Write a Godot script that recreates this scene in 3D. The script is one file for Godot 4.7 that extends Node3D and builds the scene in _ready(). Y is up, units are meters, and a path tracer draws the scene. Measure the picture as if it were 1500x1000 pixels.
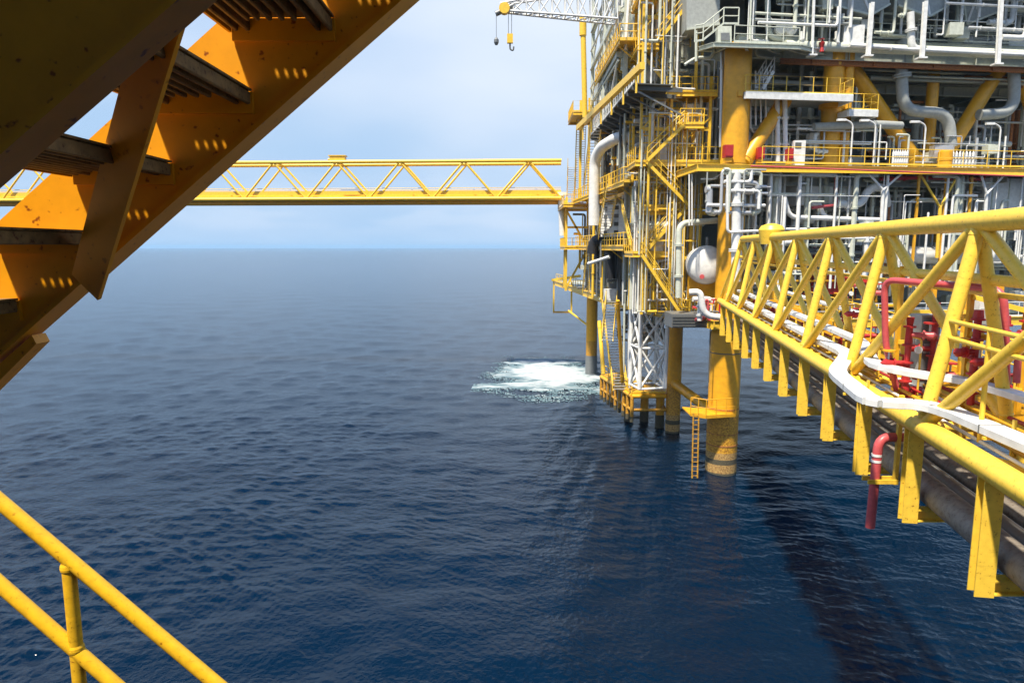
extends Node3D

var M := {}
var counts := {}

# ------------------------------------------------------------------ mesh buffer
class MB:
	var v := PackedVector3Array()
	var n := PackedVector3Array()
	var c := PackedColorArray()
	var i := PackedInt32Array()
	func tri(a: int, b: int, d: int) -> void:
		# Godot's front faces run clockwise
		var cr := (v[b] - v[a]).cross(v[d] - v[a])
		i.append(a)
		if cr.dot(n[a] + n[b] + n[d]) > 0.0:
			i.append(d); i.append(b)
		else:
			i.append(b); i.append(d)
	func quad(p0: Vector3, p1: Vector3, p2: Vector3, p3: Vector3, nn: Vector3) -> void:
		var k := v.size()
		for p in [p0, p1, p2, p3]:
			v.append(p); n.append(nn)
		tri(k, k + 1, k + 2); tri(k, k + 2, k + 3)
	func poly(pts: Array, nn: Vector3) -> void:
		var k := v.size()
		for p in pts:
			v.append(p); n.append(nn)
		for j in range(1, pts.size() - 1):
			tri(k, k + j, k + j + 1)
	func prism(pts: Array, depth: Vector3) -> void:
		# a flat polygon pushed along depth
		var ctr := Vector3.ZERO
		for p in pts: ctr += p
		ctr /= pts.size()
		var nn := depth.normalized()
		poly(pts, -nn)
		var far_pts := []
		for p in pts: far_pts.append(p + depth)
		poly(far_pts, nn)
		for j in pts.size():
			var a: Vector3 = pts[j]
			var b: Vector3 = pts[(j + 1) % pts.size()]
			var s := (b - a).cross(depth).normalized()
			if s.dot((a + b) * 0.5 - ctr) < 0.0: s = -s
			quad(a, b, b + depth, a + depth, s)
	func box(lo: Vector3, hi: Vector3) -> void:
		prism([Vector3(lo.x, lo.y, lo.z), Vector3(hi.x, lo.y, lo.z), Vector3(hi.x, lo.y, hi.z), Vector3(lo.x, lo.y, hi.z)], Vector3(0, hi.y - lo.y, 0))
	func frame(p: Vector3, q: Vector3, up: Vector3) -> Array:
		var d := (q - p).normalized()
		var s := d.cross(up)
		if s.length() < 0.001: s = d.cross(Vector3(1, 0, 0.3))
		s = s.normalized()
		return [d, s, s.cross(d).normalized()]
	# a bar of width w (sideways) and height h (along up) with chamfered edges
	func bar(p: Vector3, q: Vector3, w: float, h: float, up := Vector3.UP, ch := 0.0) -> void:
		var f := frame(p, q, up)
		var s: Vector3 = f[1] * w * 0.5
		var u: Vector3 = f[2] * h * 0.5
		if ch <= 0.0:
			prism([p - s - u, p + s - u, p + s + u, p - s + u], q - p)
		else:
			var s1: Vector3 = f[1] * (w * 0.5 - ch)
			var u1: Vector3 = f[2] * (h * 0.5 - ch)
			prism([p - s - u1, p - s1 - u, p + s1 - u, p + s - u1, p + s + u1, p + s1 + u, p - s1 + u, p - s + u1], q - p)
	func ibeam(p: Vector3, q: Vector3, w: float, h: float, t: float, up := Vector3.UP) -> void:
		var f := frame(p, q, up)
		var u: Vector3 = f[2]
		bar(p + u * (h - t) * 0.5, q + u * (h - t) * 0.5, w, t, u)
		bar(p - u * (h - t) * 0.5, q - u * (h - t) * 0.5, w, t, u)
		bar(p, q, t, h - 2.0 * t, u)
	func ring(ctr: Vector3, s: Vector3, u: Vector3, r: float, seg: int, tilt := Vector3.ZERO) -> int:
		var k := v.size()
		for j in seg:
			var a := TAU * j / seg
			var o := s * cos(a) + u * sin(a)
			v.append(ctr + o * r); n.append((o + tilt).normalized())
		return k
	func join(k0: int, k1: int, seg: int) -> void:
		for j in seg:
			var j2 := (j + 1) % seg
			tri(k0 + j, k0 + j2, k1 + j2); tri(k0 + j, k1 + j2, k1 + j)
	func cap(ctr: Vector3, s: Vector3, u: Vector3, r: float, seg: int, nn: Vector3) -> void:
		var k := v.size()
		v.append(ctr); n.append(nn)
		for j in seg:
			var a := TAU * j / seg
			v.append(ctr + (s * cos(a) + u * sin(a)) * r); n.append(nn)
		for j in seg: tri(k, k + 1 + j, k + 1 + (j + 1) % seg)
	# a round tube along a line of points; corners are swept round
	func tube(pts: Array, r: float, seg := 8, capped := true) -> void:
		var m := pts.size()
		var d0: Vector3 = (pts[1] - pts[0]).normalized()
		var s := d0.cross(Vector3.UP)
		if s.length() < 0.05: s = d0.cross(Vector3(0.8, 0, 0.6))
		s = s.normalized()
		var last := -1
		for j in m:
			var d: Vector3
			if j == 0: d = d0
			elif j == m - 1: d = (pts[j] - pts[j - 1]).normalized()
			else: d = ((pts[j] - pts[j - 1]).normalized() + (pts[j + 1] - pts[j]).normalized()).normalized()
			s = (s - d * s.dot(d)).normalized()
			var u := d.cross(s)
			if capped and j == 0: cap(pts[0], s, u, r, seg, -d)
			var k := ring(pts[j], s, u, r, seg)
			if last >= 0: join(last, k, seg)
			last = k
			if capped and j == m - 1: cap(pts[j], s, u, r, seg, d)
	func welded(p: Vector3, q: Vector3, r: float, seg: int, gap: float) -> void:
		tube([p, q], r, seg)
		var d := (q - p).normalized()
		for e in [p + d * gap, q - d * gap]:
			lathe(e - d * 0.03, d, [[0, r], [0.015, r * 1.05], [0.03, r * 1.075], [0.045, r * 1.05], [0.06, r]], seg)
	# profile: [distance along the axis, radius] pairs
	func lathe(o: Vector3, axis: Vector3, profile: Array, seg := 20) -> void:
		var d := axis.normalized()
		var s := d.cross(Vector3.UP)
		if s.length() < 0.05: s = Vector3(1, 0, 0)
		s = s.normalized()
		var u := d.cross(s)
		for j in range(profile.size() - 1):
			var a: Array = profile[j]
			var b: Array = profile[j + 1]
			var dl: float = b[0] - a[0]
			var dr: float = b[1] - a[1]
			var t := d * (-dr / (absf(dl) + 0.0001)) if absf(dl) > 0.0001 else d * (-signf(dr) * 1000.0)
			if dl < 0: t = -t
			var k0 := ring(o + d * a[0], s, u, maxf(a[1], 0.0005), seg, t)
			var k1 := ring(o + d * b[0], s, u, maxf(b[1], 0.0005), seg, t)
			join(k0, k1, seg)
	func dome(o: Vector3, axis: Vector3, r: float, bulge: float, seg := 24) -> void:
		var d := axis.normalized()
		var s := d.cross(Vector3.UP)
		if s.length() < 0.05: s = Vector3(1, 0, 0)
		s = s.normalized()
		var u := d.cross(s)
		var last := -1
		for j in 9:
			var a := PI * 0.5 * j / 8.0
			var k := ring(o + d * sin(a) * bulge, s * cos(a) + d * 0.0, u * cos(a), 1.0, seg)
			for q in seg:
				var w := TAU * q / seg
				var o2 := s * cos(w) + u * sin(w)
				v[k + q] = o + d * sin(a) * bulge + o2 * maxf(cos(a), 0.001) * r
				n[k + q] = (o2 * cos(a) / r + d * sin(a) / bulge).normalized()
			if last >= 0: join(last, k, seg)
			last = k

func lin(r: float, g: float, b: float) -> Color:
	return Color(r, g, b).linear_to_srgb()

func numbered(parent: Node, called: String) -> String:
	var key := str(parent.get_instance_id()) + called
	var k: int = counts.get(key, 0)
	counts[key] = k + 1
	return called if k == 0 else "%s_%03d" % [called, k]

func base_of(o: Node) -> Vector3:
	var p := Vector3.ZERO
	var q := o
	while q != self and q != null:
		p += (q as Node3D).position
		q = q.get_parent()
	return p

func mesh_of(b: MB, at := Vector3.ZERO) -> ArrayMesh:
	var arr := []
	arr.resize(Mesh.ARRAY_MAX)
	var vv := b.v
	if at != Vector3.ZERO:
		vv = PackedVector3Array()
		for p in b.v: vv.append(p - at)
	arr[Mesh.ARRAY_VERTEX] = vv
	arr[Mesh.ARRAY_NORMAL] = b.n
	if b.c.size() == b.v.size() and b.c.size() > 0: arr[Mesh.ARRAY_COLOR] = b.c
	arr[Mesh.ARRAY_INDEX] = b.i
	var am := ArrayMesh.new()
	am.add_surface_from_arrays(Mesh.PRIMITIVE_TRIANGLES, arr)
	return am

func put(b: MB, called: String, mat: Material, parent: Node) -> MeshInstance3D:
	var o := MeshInstance3D.new()
	o.name = numbered(parent, called)
	o.mesh = mesh_of(b, base_of(parent) if parent != self else Vector3.ZERO)
	o.material_override = mat
	parent.add_child(o, true)
	return o

func share(m: Mesh, called: String, mat: Material, parent: Node, at: Vector3, turn := 0.0) -> MeshInstance3D:
	var o := MeshInstance3D.new()
	o.name = numbered(parent, called)
	o.mesh = m
	o.material_override = mat
	parent.add_child(o, true)
	o.position = at - base_of(parent)
	o.rotation.y = turn
	return o

func tag(o: Node, label: String, category: String, group := "") -> void:
	o.set_meta("label", label)
	o.set_meta("category", category)
	if group != "": o.set_meta("group", group)

func thing(called: String, label: String, category: String, at: Vector3, group := "") -> Node3D:
	var o := Node3D.new()
	o.name = numbered(self, called)
	add_child(o, true)
	o.position = at
	tag(o, label, category, group)
	o.set_meta("kind", "thing")
	return o

# rounds the corners of a line of points with bends of radius rad
func bend(pts: Array, rad: float, steps := 5) -> Array:
	var out := [pts[0]]
	for j in range(1, pts.size() - 1):
		var a: Vector3 = pts[j - 1]
		var b: Vector3 = pts[j]
		var c: Vector3 = pts[j + 1]
		var r1 := minf(rad, minf(a.distance_to(b), b.distance_to(c)) * 0.49)
		var p := b + (a - b).normalized() * r1
		var q := b + (c - b).normalized() * r1
		for k in steps + 1:
			var t := float(k) / steps
			out.append(p.lerp(b, t).lerp(b.lerp(q, t), t))
	out.append(pts[pts.size() - 1])
	return out

# a point of the platform: along the front to the side, back along its long side, height
func P(a: float, b: float, h: float) -> Vector3:
	return Vector3(16.0 + a - 0.06 * b, h, -(50.5 + 0.13 * a + b))

# a point of the near bridge: sideways, along it, height
func B(x: float, d: float, h: float) -> Vector3:
	return Vector3(x + 0.177 * d, h, -d)

func pipe_part(parent: Node, called: String, pts: Array, r: float, mat: Material, rad := -1.0, seg := 10, flanges := 0) -> MeshInstance3D:
	var b := MB.new()
	b.tube(bend(pts, r * 3.0 if rad < 0.0 else rad), r, seg)
	var o := put(b, called, mat, parent)
	if flanges > 0:
		var p: Vector3 = pts[0]
		var q: Vector3 = pts[1]
		for k in flanges:
			var f := MB.new()
			var at := p.lerp(q, (k + 0.7) / (flanges + 0.4))
			var d := (q - p).normalized()
			f.lathe(at - d * r * 0.35, d, [[0, r], [0, r * 1.55], [r * 0.3, r * 1.55], [r * 0.3, r * 1.35], [r * 0.42, r * 1.35], [r * 0.42, r * 1.55], [r * 0.72, r * 1.55], [r * 0.72, r]], seg)
			put(f, "flange", mat, o)
	return o

func pipe(called: String, label: String, pts: Array, r: float, mat: Material, rad := -1.0, seg := 10, flanges := 2, group := "") -> Node3D:
	var t := thing(called, label, "pipe", pts[0], group)
	pipe_part(t, "run", pts, r, mat, rad, seg, flanges)
	return t

func rail_parts(t: Node, pts: Array, mat: Material, h := 1.1, gap := 1.6, r := 0.03, toe := true) -> void:
	var post := MB.new()
	post.tube([Vector3.ZERO, Vector3(0, h, 0)], r, 6)
	var pm := mesh_of(post)
	for lvl in [[h, "top_rail"], [h * 0.52, "mid_rail"]]:
		var b := MB.new()
		var up := []
		for p in pts: up.append(p + Vector3(0, lvl[0], 0))
		b.tube(up, r * (1.0 if lvl[1] == "top_rail" else 0.8), 6)
		put(b, lvl[1], mat, t)
	if toe:
		var k := MB.new()
		for j in pts.size() - 1: k.bar(pts[j] + Vector3(0, 0.08, 0), pts[j + 1] + Vector3(0, 0.08, 0), 0.012, 0.13)
		put(k, "toe_board", mat, t)
	for j in pts.size() - 1:
		var a: Vector3 = pts[j]
		var b2: Vector3 = pts[j + 1]
		var num := maxi(1, int(round(a.distance_to(b2) / gap)))
		for q in num + (1 if j == pts.size() - 2 else 0):
			share(pm, "post", mat, t, a.lerp(b2, float(q) / num))

func railing(called: String, label: String, pts: Array, mat: Material, h := 1.1, gap := 1.6, r := 0.03) -> Node3D:
	var t := thing(called, label, "railing", pts[0])
	rail_parts(t, pts, mat, h, gap, r)
	return t

# a straight flight of steps between two points (the middles of its foot and its head)
func flight(called: String, label: String, p: Vector3, q: Vector3, w: float, mat: Material, tread_mat: Material, rails := true) -> Node3D:
	var t := thing(called, label, "stairs", p)
	var flat := Vector3(q.x - p.x, 0, q.z - p.z).normalized()
	var s := flat.cross(Vector3.UP)
	for k in [-1.0, 1.0]:
		var b := MB.new()
		b.bar(p + s * k * w * 0.5, q + s * k * w * 0.5, 0.05, 0.24)
		put(b, "stringer", mat, t)
		if rails:
			var r := MB.new()
			var o: Vector3 = s * k * (w * 0.5 + 0.03)
			r.tube([p + o + Vector3(0, 1.0, 0), q + o + Vector3(0, 1.0, 0)], 0.035, 6)
			r.tube([p + o + Vector3(0, 0.55, 0), q + o + Vector3(0, 0.55, 0)], 0.028, 6)
			for j in 4: r.tube([p.lerp(q, j / 3.0) + o, p.lerp(q, j / 3.0) + o + Vector3(0, 1.0, 0)], 0.03, 6)
			put(r, "handrail", mat, t)
	var num := int(absf(q.y - p.y) / 0.24)
	var tb := MB.new()
	tb.bar(-s * w * 0.48, s * w * 0.48, 0.26, 0.045)
	var tm := mesh_of(tb)
	for j in num:
		share(tm, "tread", tread_mat, t, p.lerp(q, (j + 0.6) / num))
	return t

# a deck: plate, edge beams along its outline, joists under it
func deck(called: String, label: String, corners: Array, thick: float, edge_h: float, mat: Material, edge: Material, under: Material, joists := 0, joist_h := 0.5) -> Node3D:
	var t := thing(called, label, "deck", corners[0])
	var b := MB.new()
	var low := []
	for p in corners: low.append(p - Vector3(0, thick, 0))
	b.prism(low, Vector3(0, thick, 0))
	put(b, "deck_plate", mat, t)
	for j in corners.size():
		var e := MB.new()
		var p: Vector3 = corners[j]
		var q: Vector3 = corners[(j + 1) % corners.size()]
		var d := Vector3(0, -edge_h * 0.5 + 0.05, 0)
		e.ibeam(p + d, q + d, 0.22, edge_h, 0.035)
		put(e, "edge_beam", edge, t)
	for j in joists:
		var f := (j + 0.5) / joists
		var p2: Vector3 = corners[0].lerp(corners[1], f)
		var q2: Vector3 = corners[3].lerp(corners[2], f)
		var jb := MB.new()
		var off := Vector3(0, -thick - joist_h * 0.5 - 0.003, 0)
		jb.ibeam(p2.lerp(q2, 0.01) + off, p2.lerp(q2, 0.99) + off, 0.2, joist_h, 0.03)
		put(jb, "joist", under, t)
	return t

# a lattice of chords and braces between two rectangles of four corners
func lattice(t: Node, foot: Array, head: Array, bays: int, r: float, rb: float, mat: Material, cross := true) -> void:
	for k in 4:
		var b := MB.new()
		b.tube([foot[k], head[k]], r, 8)
		put(b, "chord", mat, t)
	for j in bays + 1:
		var f := float(j) / bays
		for k in 4:
			var a: Vector3 = foot[k].lerp(head[k], f)
			var a2: Vector3 = foot[(k + 1) % 4].lerp(head[(k + 1) % 4], f)
			var h := MB.new()
			h.tube([a, a2], rb, 6)
			put(h, "strut", mat, t)
			if j < bays:
				var f2 := float(j + 1) / bays
				var c: Vector3 = foot[(k + 1) % 4].lerp(head[(k + 1) % 4], f2)
				var x := MB.new()
				x.tube([a, c], rb, 6)
				put(x, "brace", mat, t)
				if cross:
					var y := MB.new()
					y.tube([a2, foot[k].lerp(head[k], f2)], rb, 6)
					put(y, "brace", mat, t)

func wear_texture(seed_no: int, lo: float, specks: float) -> ImageTexture:
	var a := FastNoiseLite.new(); a.seed = seed_no; a.frequency = 0.02; a.fractal_octaves = 6; a.fractal_gain = 0.62
	var b := FastNoiseLite.new(); b.seed = seed_no + 7; b.frequency = 0.06; b.fractal_octaves = 3
	var ia := a.get_seamless_image(512, 512)
	var ib := b.get_seamless_image(512, 512)
	var img := Image.create(512, 512, false, Image.FORMAT_RGB8)
	for y in 512:
		for x in 512:
			var q := ia.get_pixel(x, y).r
			var w := ib.get_pixel(x, y).r
			var g := lerpf(lo, 1.0, clampf(q * 1.3 - 0.1, 0.0, 1.0))
			var col := Color(g, g, g)
			if w > 1.0 - specks and q < 0.47: col = col.lerp(Color(0.45, 0.27, 0.15), clampf((w - 1.0 + specks) * 8.0 * clampf((0.47 - q) * 8.0, 0.0, 1.0), 0.0, 0.75))
			img.set_pixel(x, y, col)
	img.generate_mipmaps()
	return ImageTexture.create_from_image(img)

func paint(col: Color, rough: float, tex: Texture2D, scale := 0.3, metal := 0.0, spec := 0.5) -> StandardMaterial3D:
	var m := StandardMaterial3D.new()
	m.albedo_color = col
	m.roughness = rough
	m.metallic = metal
	m.metallic_specular = spec
	if tex != null:
		m.albedo_texture = tex
		m.uv1_triplanar = true
		m.uv1_world_triplanar = true
		m.uv1_scale = Vector3(scale, scale, scale)
	return m

func sky_picture() -> ImageTexture:
	var w := 2048
	var h := 1024
	var img := Image.create(w, h, false, Image.FORMAT_RGBF)
	var a := FastNoiseLite.new(); a.seed = 14; a.frequency = 0.55; a.fractal_octaves = 3; a.noise_type = FastNoiseLite.TYPE_SIMPLEX_SMOOTH
	var c := FastNoiseLite.new(); c.seed = 23; c.frequency = 2.2; c.fractal_octaves = 4; c.noise_type = FastNoiseLite.TYPE_SIMPLEX_SMOOTH
	var blue_low := Color(0.45, 0.645, 0.90)
	var blue_high := Color(0.13, 0.35, 0.84)
	var white := Color(0.86, 0.93, 1.04)
	for y in h:
		var el := PI * (0.5 - (y + 0.5) / h)
		if el < -0.02:
			continue
		for x in w:
			var az := TAU * (x + 0.5) / w
			var d := Vector3(cos(el) * sin(az), sin(el), cos(el) * cos(az))
			var e := maxf(d.y, 0.0)
			var col := blue_low.lerp(blue_high, smoothstep(0.1, 0.75, e))
			# high thin veil of cloud, and a faint bank low over the sea
			var q := d / (e * 0.8 + 0.35)
			var veil := a.get_noise_3d(q.x * 1.3, e * 2.4, q.z * 1.3) * 0.5 + 0.5
			var fine := c.get_noise_3d(q.x * 0.9, e * 5.0, q.z * 0.9) * 0.5 + 0.5
			var cover := smoothstep(0.30, 0.86, veil * 0.62 + fine * 0.10 + 0.11 + minf(e, 0.34) * 1.15 - 0.14 - 0.52 * smoothstep(0.38, 0.80, e))
			var bank := smoothstep(0.44, 0.66, c.get_noise_3d(d.x * 2.0, e * 13.0, d.z * 2.0) * 0.5 + 0.5) * smoothstep(0.005, 0.04, e) * (1.0 - smoothstep(0.05, 0.13, e))
			col = col.lerp(white, cover * 0.92)
			col = col.lerp(white, bank * 0.2)
			img.set_pixel(x, y, col)
	var low := img.get_region(Rect2i(0, 511, w, 1))
	for y in range(518, h):
		img.blit_rect(low, Rect2i(0, 0, w, 1), Vector2i(0, y))
	return ImageTexture.create_from_image(img)

func wave_set() -> Array:
	var rng := RandomNumberGenerator.new(); rng.seed = 77
	var w := []
	for k in 38:
		var lam := 0.38 * pow(1.11, k)
		var ang := deg_to_rad(62.0 + rng.randf_range(-62.0, 62.0))
		var amp := lam * 0.0085 * rng.randf_range(0.4, 1.4) / (1.0 + pow(lam / 3.8, 1.35))
		w.append([TAU / lam * cos(ang), TAU / lam * sin(ang), amp, rng.randf() * TAU, lam])
	return w

func sea_height(w: Array, x: float, z: float) -> float:
	var y := 0.0
	for c in w: y += c[2] * sin(c[0] * x + c[1] * z + c[3])
	return y

func make_sea(waves: Array) -> void:
	var az := PackedFloat32Array()
	var a := -180.0
	while a < -47.0: az.append(deg_to_rad(a)); a += 7.0
	a = -47.0
	while a < 47.0: az.append(deg_to_rad(a)); a += 0.155
	a = 47.0
	while a < 180.0: az.append(deg_to_rad(a)); a += 7.0
	az.append(PI)
	var rad := PackedFloat32Array([0.5, 8.0, 15.0])
	var t := 0.80
	while t > 0.0014: rad.append(17.0 / t); t -= 0.0013
	rad.append(14000.0)
	var gust := FastNoiseLite.new(); gust.seed = 8; gust.frequency = 0.035; gust.fractal_octaves = 3
	var nc := az.size()
	var nr := rad.size()
	var v := PackedVector3Array(); v.resize(nc * nr)
	var n := PackedVector3Array(); n.resize(nc * nr)
	for j in nr:
		var r := rad[j]
		var gap := maxf(r * 0.0027, (rad[j + 1] - r) if j < nr - 1 else 9999.0)
		var live := []
		for c in waves:
			var f := smoothstep(1.6, 4.5, c[4] / gap)
			if f > 0.0: live.append([c[0], c[1], c[2] * f, c[3], c[4] < 2.4])
		for k in nc:
			var x := r * sin(az[k])
			var z := -r * cos(az[k])
			var y := 0.0
			var gx := 0.0
			var gz := 0.0
			var wind := clampf(0.92 + 1.6 * gust.get_noise_2d(x, z * 0.6), 0.25, 1.4)
			for c in live:
				var ph: float = c[0] * x + c[1] * z + c[3]
				var am: float = c[2] * (wind if c[4] else 1.0)
				y += am * sin(ph)
				var q := am * cos(ph)
				gx += q * c[0]
				gz += q * c[1]
			v[j * nc + k] = Vector3(x, y, z)
			n[j * nc + k] = Vector3(-gx, 1.0, -gz).normalized()
	var idx := PackedInt32Array(); idx.resize((nr - 1) * (nc - 1) * 6)
	var m := 0
	for j in nr - 1:
		for k in nc - 1:
			var p := j * nc + k
			idx[m] = p; idx[m + 1] = p + nc; idx[m + 2] = p + 1
			idx[m + 3] = p + 1; idx[m + 4] = p + nc; idx[m + 5] = p + nc + 1
			m += 6
	var arr := []
	arr.resize(Mesh.ARRAY_MAX)
	arr[Mesh.ARRAY_VERTEX] = v
	arr[Mesh.ARRAY_NORMAL] = n
	arr[Mesh.ARRAY_INDEX] = idx
	var am2 := ArrayMesh.new()
	am2.add_surface_from_arrays(Mesh.PRIMITIVE_TRIANGLES, arr)
	var o := MeshInstance3D.new()
	o.name = "sea"
	o.mesh = am2
	o.material_override = M.water
	o.set_meta("kind", "structure")
	o.set_meta("label", "dark blue choppy sea reaching to the horizon")
	add_child(o)

# churned white water: a crust of raised cells riding on the waves, thinner and more broken away from its middle
func make_foam(waves: Array, called: String, label: String, ctr: Vector2, half: Vector2, fill: float, cell: float, seed_no: int, lean := 0.0, most := 1.0) -> void:
	var a := FastNoiseLite.new(); a.seed = seed_no; a.frequency = 0.13; a.fractal_octaves = 4
	var b := FastNoiseLite.new(); b.seed = seed_no + 3; b.frequency = 0.7; b.fractal_octaves = 4
	var rng := RandomNumberGenerator.new(); rng.seed = seed_no
	var mb := MB.new()
	var nx := int(half.x * 2.0 / cell)
	var nz := int(half.y * 2.0 / cell / 1.6)
	var at := {}
	var thin := Color(0.085, 0.15, 0.18)
	var thick := Color(0.40, 0.45, 0.47)
	for j in nz:
		for k in nx:
			var u := (k + 0.5) / nx * 2.0 - 1.0
			var w := (j + 0.5) / nz * 2.0 - 1.0
			var x := ctr.x + u * half.x + w * lean
			var z := ctr.y + w * half.y
			var m := (1.0 - sqrt(u * u + w * w)) * 1.25 + a.get_noise_2d(x * 0.5, z) * 0.8 + fill
			if m + (rng.randf() - 0.5) * 0.4 < 0.36: continue
			var ids := []
			for q in [[0, 0], [1, 0], [1, 1], [0, 1]]:
				var key := Vector2i(k + q[0], j + q[1])
				if not at.has(key):
					var uu := float(key.x) / nx * 2.0 - 1.0
					var ww := float(key.y) / nz * 2.0 - 1.0
					var jx := b.get_noise_2d(key.x * 37.0, key.y * 53.0) * cell * 0.7
					var px := ctr.x + uu * half.x + ww * lean + jx
					var pz := ctr.y + ww * half.y + jx * 1.3
					var g := b.get_noise_2d(px * 0.45, pz * 1.2)
					var t := clampf((m - 0.30) * 1.15 + g * 0.95, 0.0, most)
					at[key] = mb.v.size()
					mb.v.append(Vector3(px, sea_height(waves, px, pz) + 0.03 + 0.12 * t * (0.6 + g), pz))
					mb.n.append(Vector3(b.get_noise_2d(px * 2.0, pz * 2.0) * 0.5, 1.0, b.get_noise_2d(px * 2.0 + 90.0, pz * 2.0) * 0.5).normalized())
					mb.c.append(thin.lerp(thick, t * t * (3.0 - 2.0 * t)))
				ids.append(at[key])
			mb.tri(ids[0], ids[1], ids[2]); mb.tri(ids[0], ids[2], ids[3])
	if mb.v.size() == 0: return
	var o := put(mb, called, M.foam, self)
	o.set_meta("kind", "stuff")
	o.set_meta("label", label)
	o.set_meta("category", "foam")

func make_materials() -> void:
	var wear := wear_texture(3, 0.88, 0.0)
	var worn := wear_texture(9, 0.72, 0.36)
	M.yellow = paint(lin(0.74, 0.37, 0.014), 0.40, wear, 0.16)
	M.bridge = paint(lin(0.87, 0.56, 0.05), 0.38, wear, 0.33)
	M.stair = paint(lin(0.80, 0.335, 0.004), 0.42, wear_texture(33, 0.94, 0.24), 0.9)
	M.near_bridge = paint(lin(0.87, 0.575, 0.058), 0.42, wear_texture(21, 0.91, 0.29), 0.45)
	M.handrail = paint(lin(0.82, 0.47, 0.015), 0.38, wear_texture(27, 0.86, 0.29), 1.7)
	M.old_yellow = paint(lin(0.68, 0.35, 0.03), 0.55, wear_texture(15, 0.7, 0.52), 0.5)
	M.chalk = paint(lin(0.52, 0.33, 0.11), 0.8, wear_texture(41, 0.7, 0.55), 0.6)
	M.rust = paint(lin(0.42, 0.16, 0.05), 0.8, worn, 0.6)
	M.growth = paint(lin(0.10, 0.09, 0.055), 0.9, worn, 0.8)
	M.white = paint(lin(0.76, 0.77, 0.75), 0.42, wear, 0.2)
	M.pale = paint(lin(0.56, 0.59, 0.50), 0.5, wear, 0.3)
	M.grey = paint(lin(0.36, 0.38, 0.36), 0.5, wear, 0.3)
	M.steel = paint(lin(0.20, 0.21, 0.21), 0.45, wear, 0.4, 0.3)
	M.dark = paint(lin(0.10, 0.105, 0.10), 0.7, wear, 0.3)
	M.under = paint(lin(0.40, 0.42, 0.36), 0.6, wear, 0.3)
	M.black = paint(lin(0.018, 0.018, 0.02), 0.5, wear, 0.5)
	M.red = paint(lin(0.42, 0.022, 0.022), 0.4, wear, 0.8)
	M.pink = paint(lin(0.54, 0.085, 0.09), 0.4, wear, 0.8)
	M.lagging = paint(lin(0.24, 0.21, 0.175), 0.55, worn, 0.5)
	M.galv = paint(lin(0.55, 0.56, 0.57), 0.38, wear, 1.5, 0.5)
	M.grating = paint(lin(0.28, 0.17, 0.06), 0.6, worn, 2.0)
	M.foam = paint(Color.WHITE, 0.8, null)
	M.foam.vertex_color_use_as_albedo = true
	var w := StandardMaterial3D.new()
	w.albedo_color = lin(0.0002, 0.0076, 0.0215)
	w.roughness = 0.1
	w.metallic_specular = 0.28
	var f := FastNoiseLite.new(); f.seed = 5; f.frequency = 0.022; f.fractal_octaves = 5; f.fractal_gain = 0.55
	f.noise_type = FastNoiseLite.TYPE_SIMPLEX_SMOOTH
	var img := f.get_seamless_image(1024, 1024)
	img.bump_map_to_normal_map(5.0)
	img.generate_mipmaps()
	w.normal_enabled = true
	w.normal_texture = ImageTexture.create_from_image(img)
	w.normal_scale = 0.8
	w.uv1_triplanar = true
	w.uv1_world_triplanar = true
	w.uv1_scale = Vector3(0.09, 0.09, 0.09)
	M.water = w

func _ready() -> void:
	# ---------------------------------------------------------------- camera, sky, sun, exposure
	var cam := Camera3D.new()
	cam.position = Vector3(0, 17, 0)
	cam.rotation.x = -atan(0.138)
	cam.fov = 53.13
	cam.near = 0.05
	cam.far = 20000.0
	cam.current = true
	add_child(cam)
	var env := Environment.new()
	env.background_mode = Environment.BG_SKY
	var pano := PanoramaSkyMaterial.new()
	pano.panorama = sky_picture()
	var sky := Sky.new()
	sky.sky_material = pano
	env.sky = sky
	env.background_energy_multiplier = 0.53
	env.tonemap_mode = Environment.TONE_MAPPER_LINEAR
	env.tonemap_exposure = 1.95
	env.fog_enabled = true
	env.fog_density = 0.0001
	env.fog_light_color = Color(0.66, 0.83, 0.97)
	env.sdfgi_enabled = true
	env.ssao_enabled = true
	env.ssil_enabled = true
	var we := WorldEnvironment.new()
	we.environment = env
	add_child(we)
	var sun := DirectionalLight3D.new()
	sun.light_energy = 1.5
	sun.light_color = Color(1.0, 0.955, 0.88)
	sun.light_angular_distance = 2.5
	sun.shadow_enabled = true
	add_child(sun)
	sun.look_at_from_position(Vector3(-30, 100, 42), Vector3.ZERO, Vector3.UP)
	# ---------------------------------------------------------------- setting
	make_materials()
	var waves := wave_set()
	make_sea(waves)
	make_foam(waves, "sea_foam", "white churned foam on the sea beside the far platform leg", Vector2(5.0, -90.0), Vector2(9.4, 16.5), 0.20, 0.13, 31, -1.0)
	platform_legs()
	platform_decks()
	stair_tower()
	left_side()
	upper_front()
	lower_front()
	boat_landing()
	far_bridge()
	near_bridge()
	bridge_equipment()
	own_platform()
	overhead_stairs()
	lower_handrail()

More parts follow.
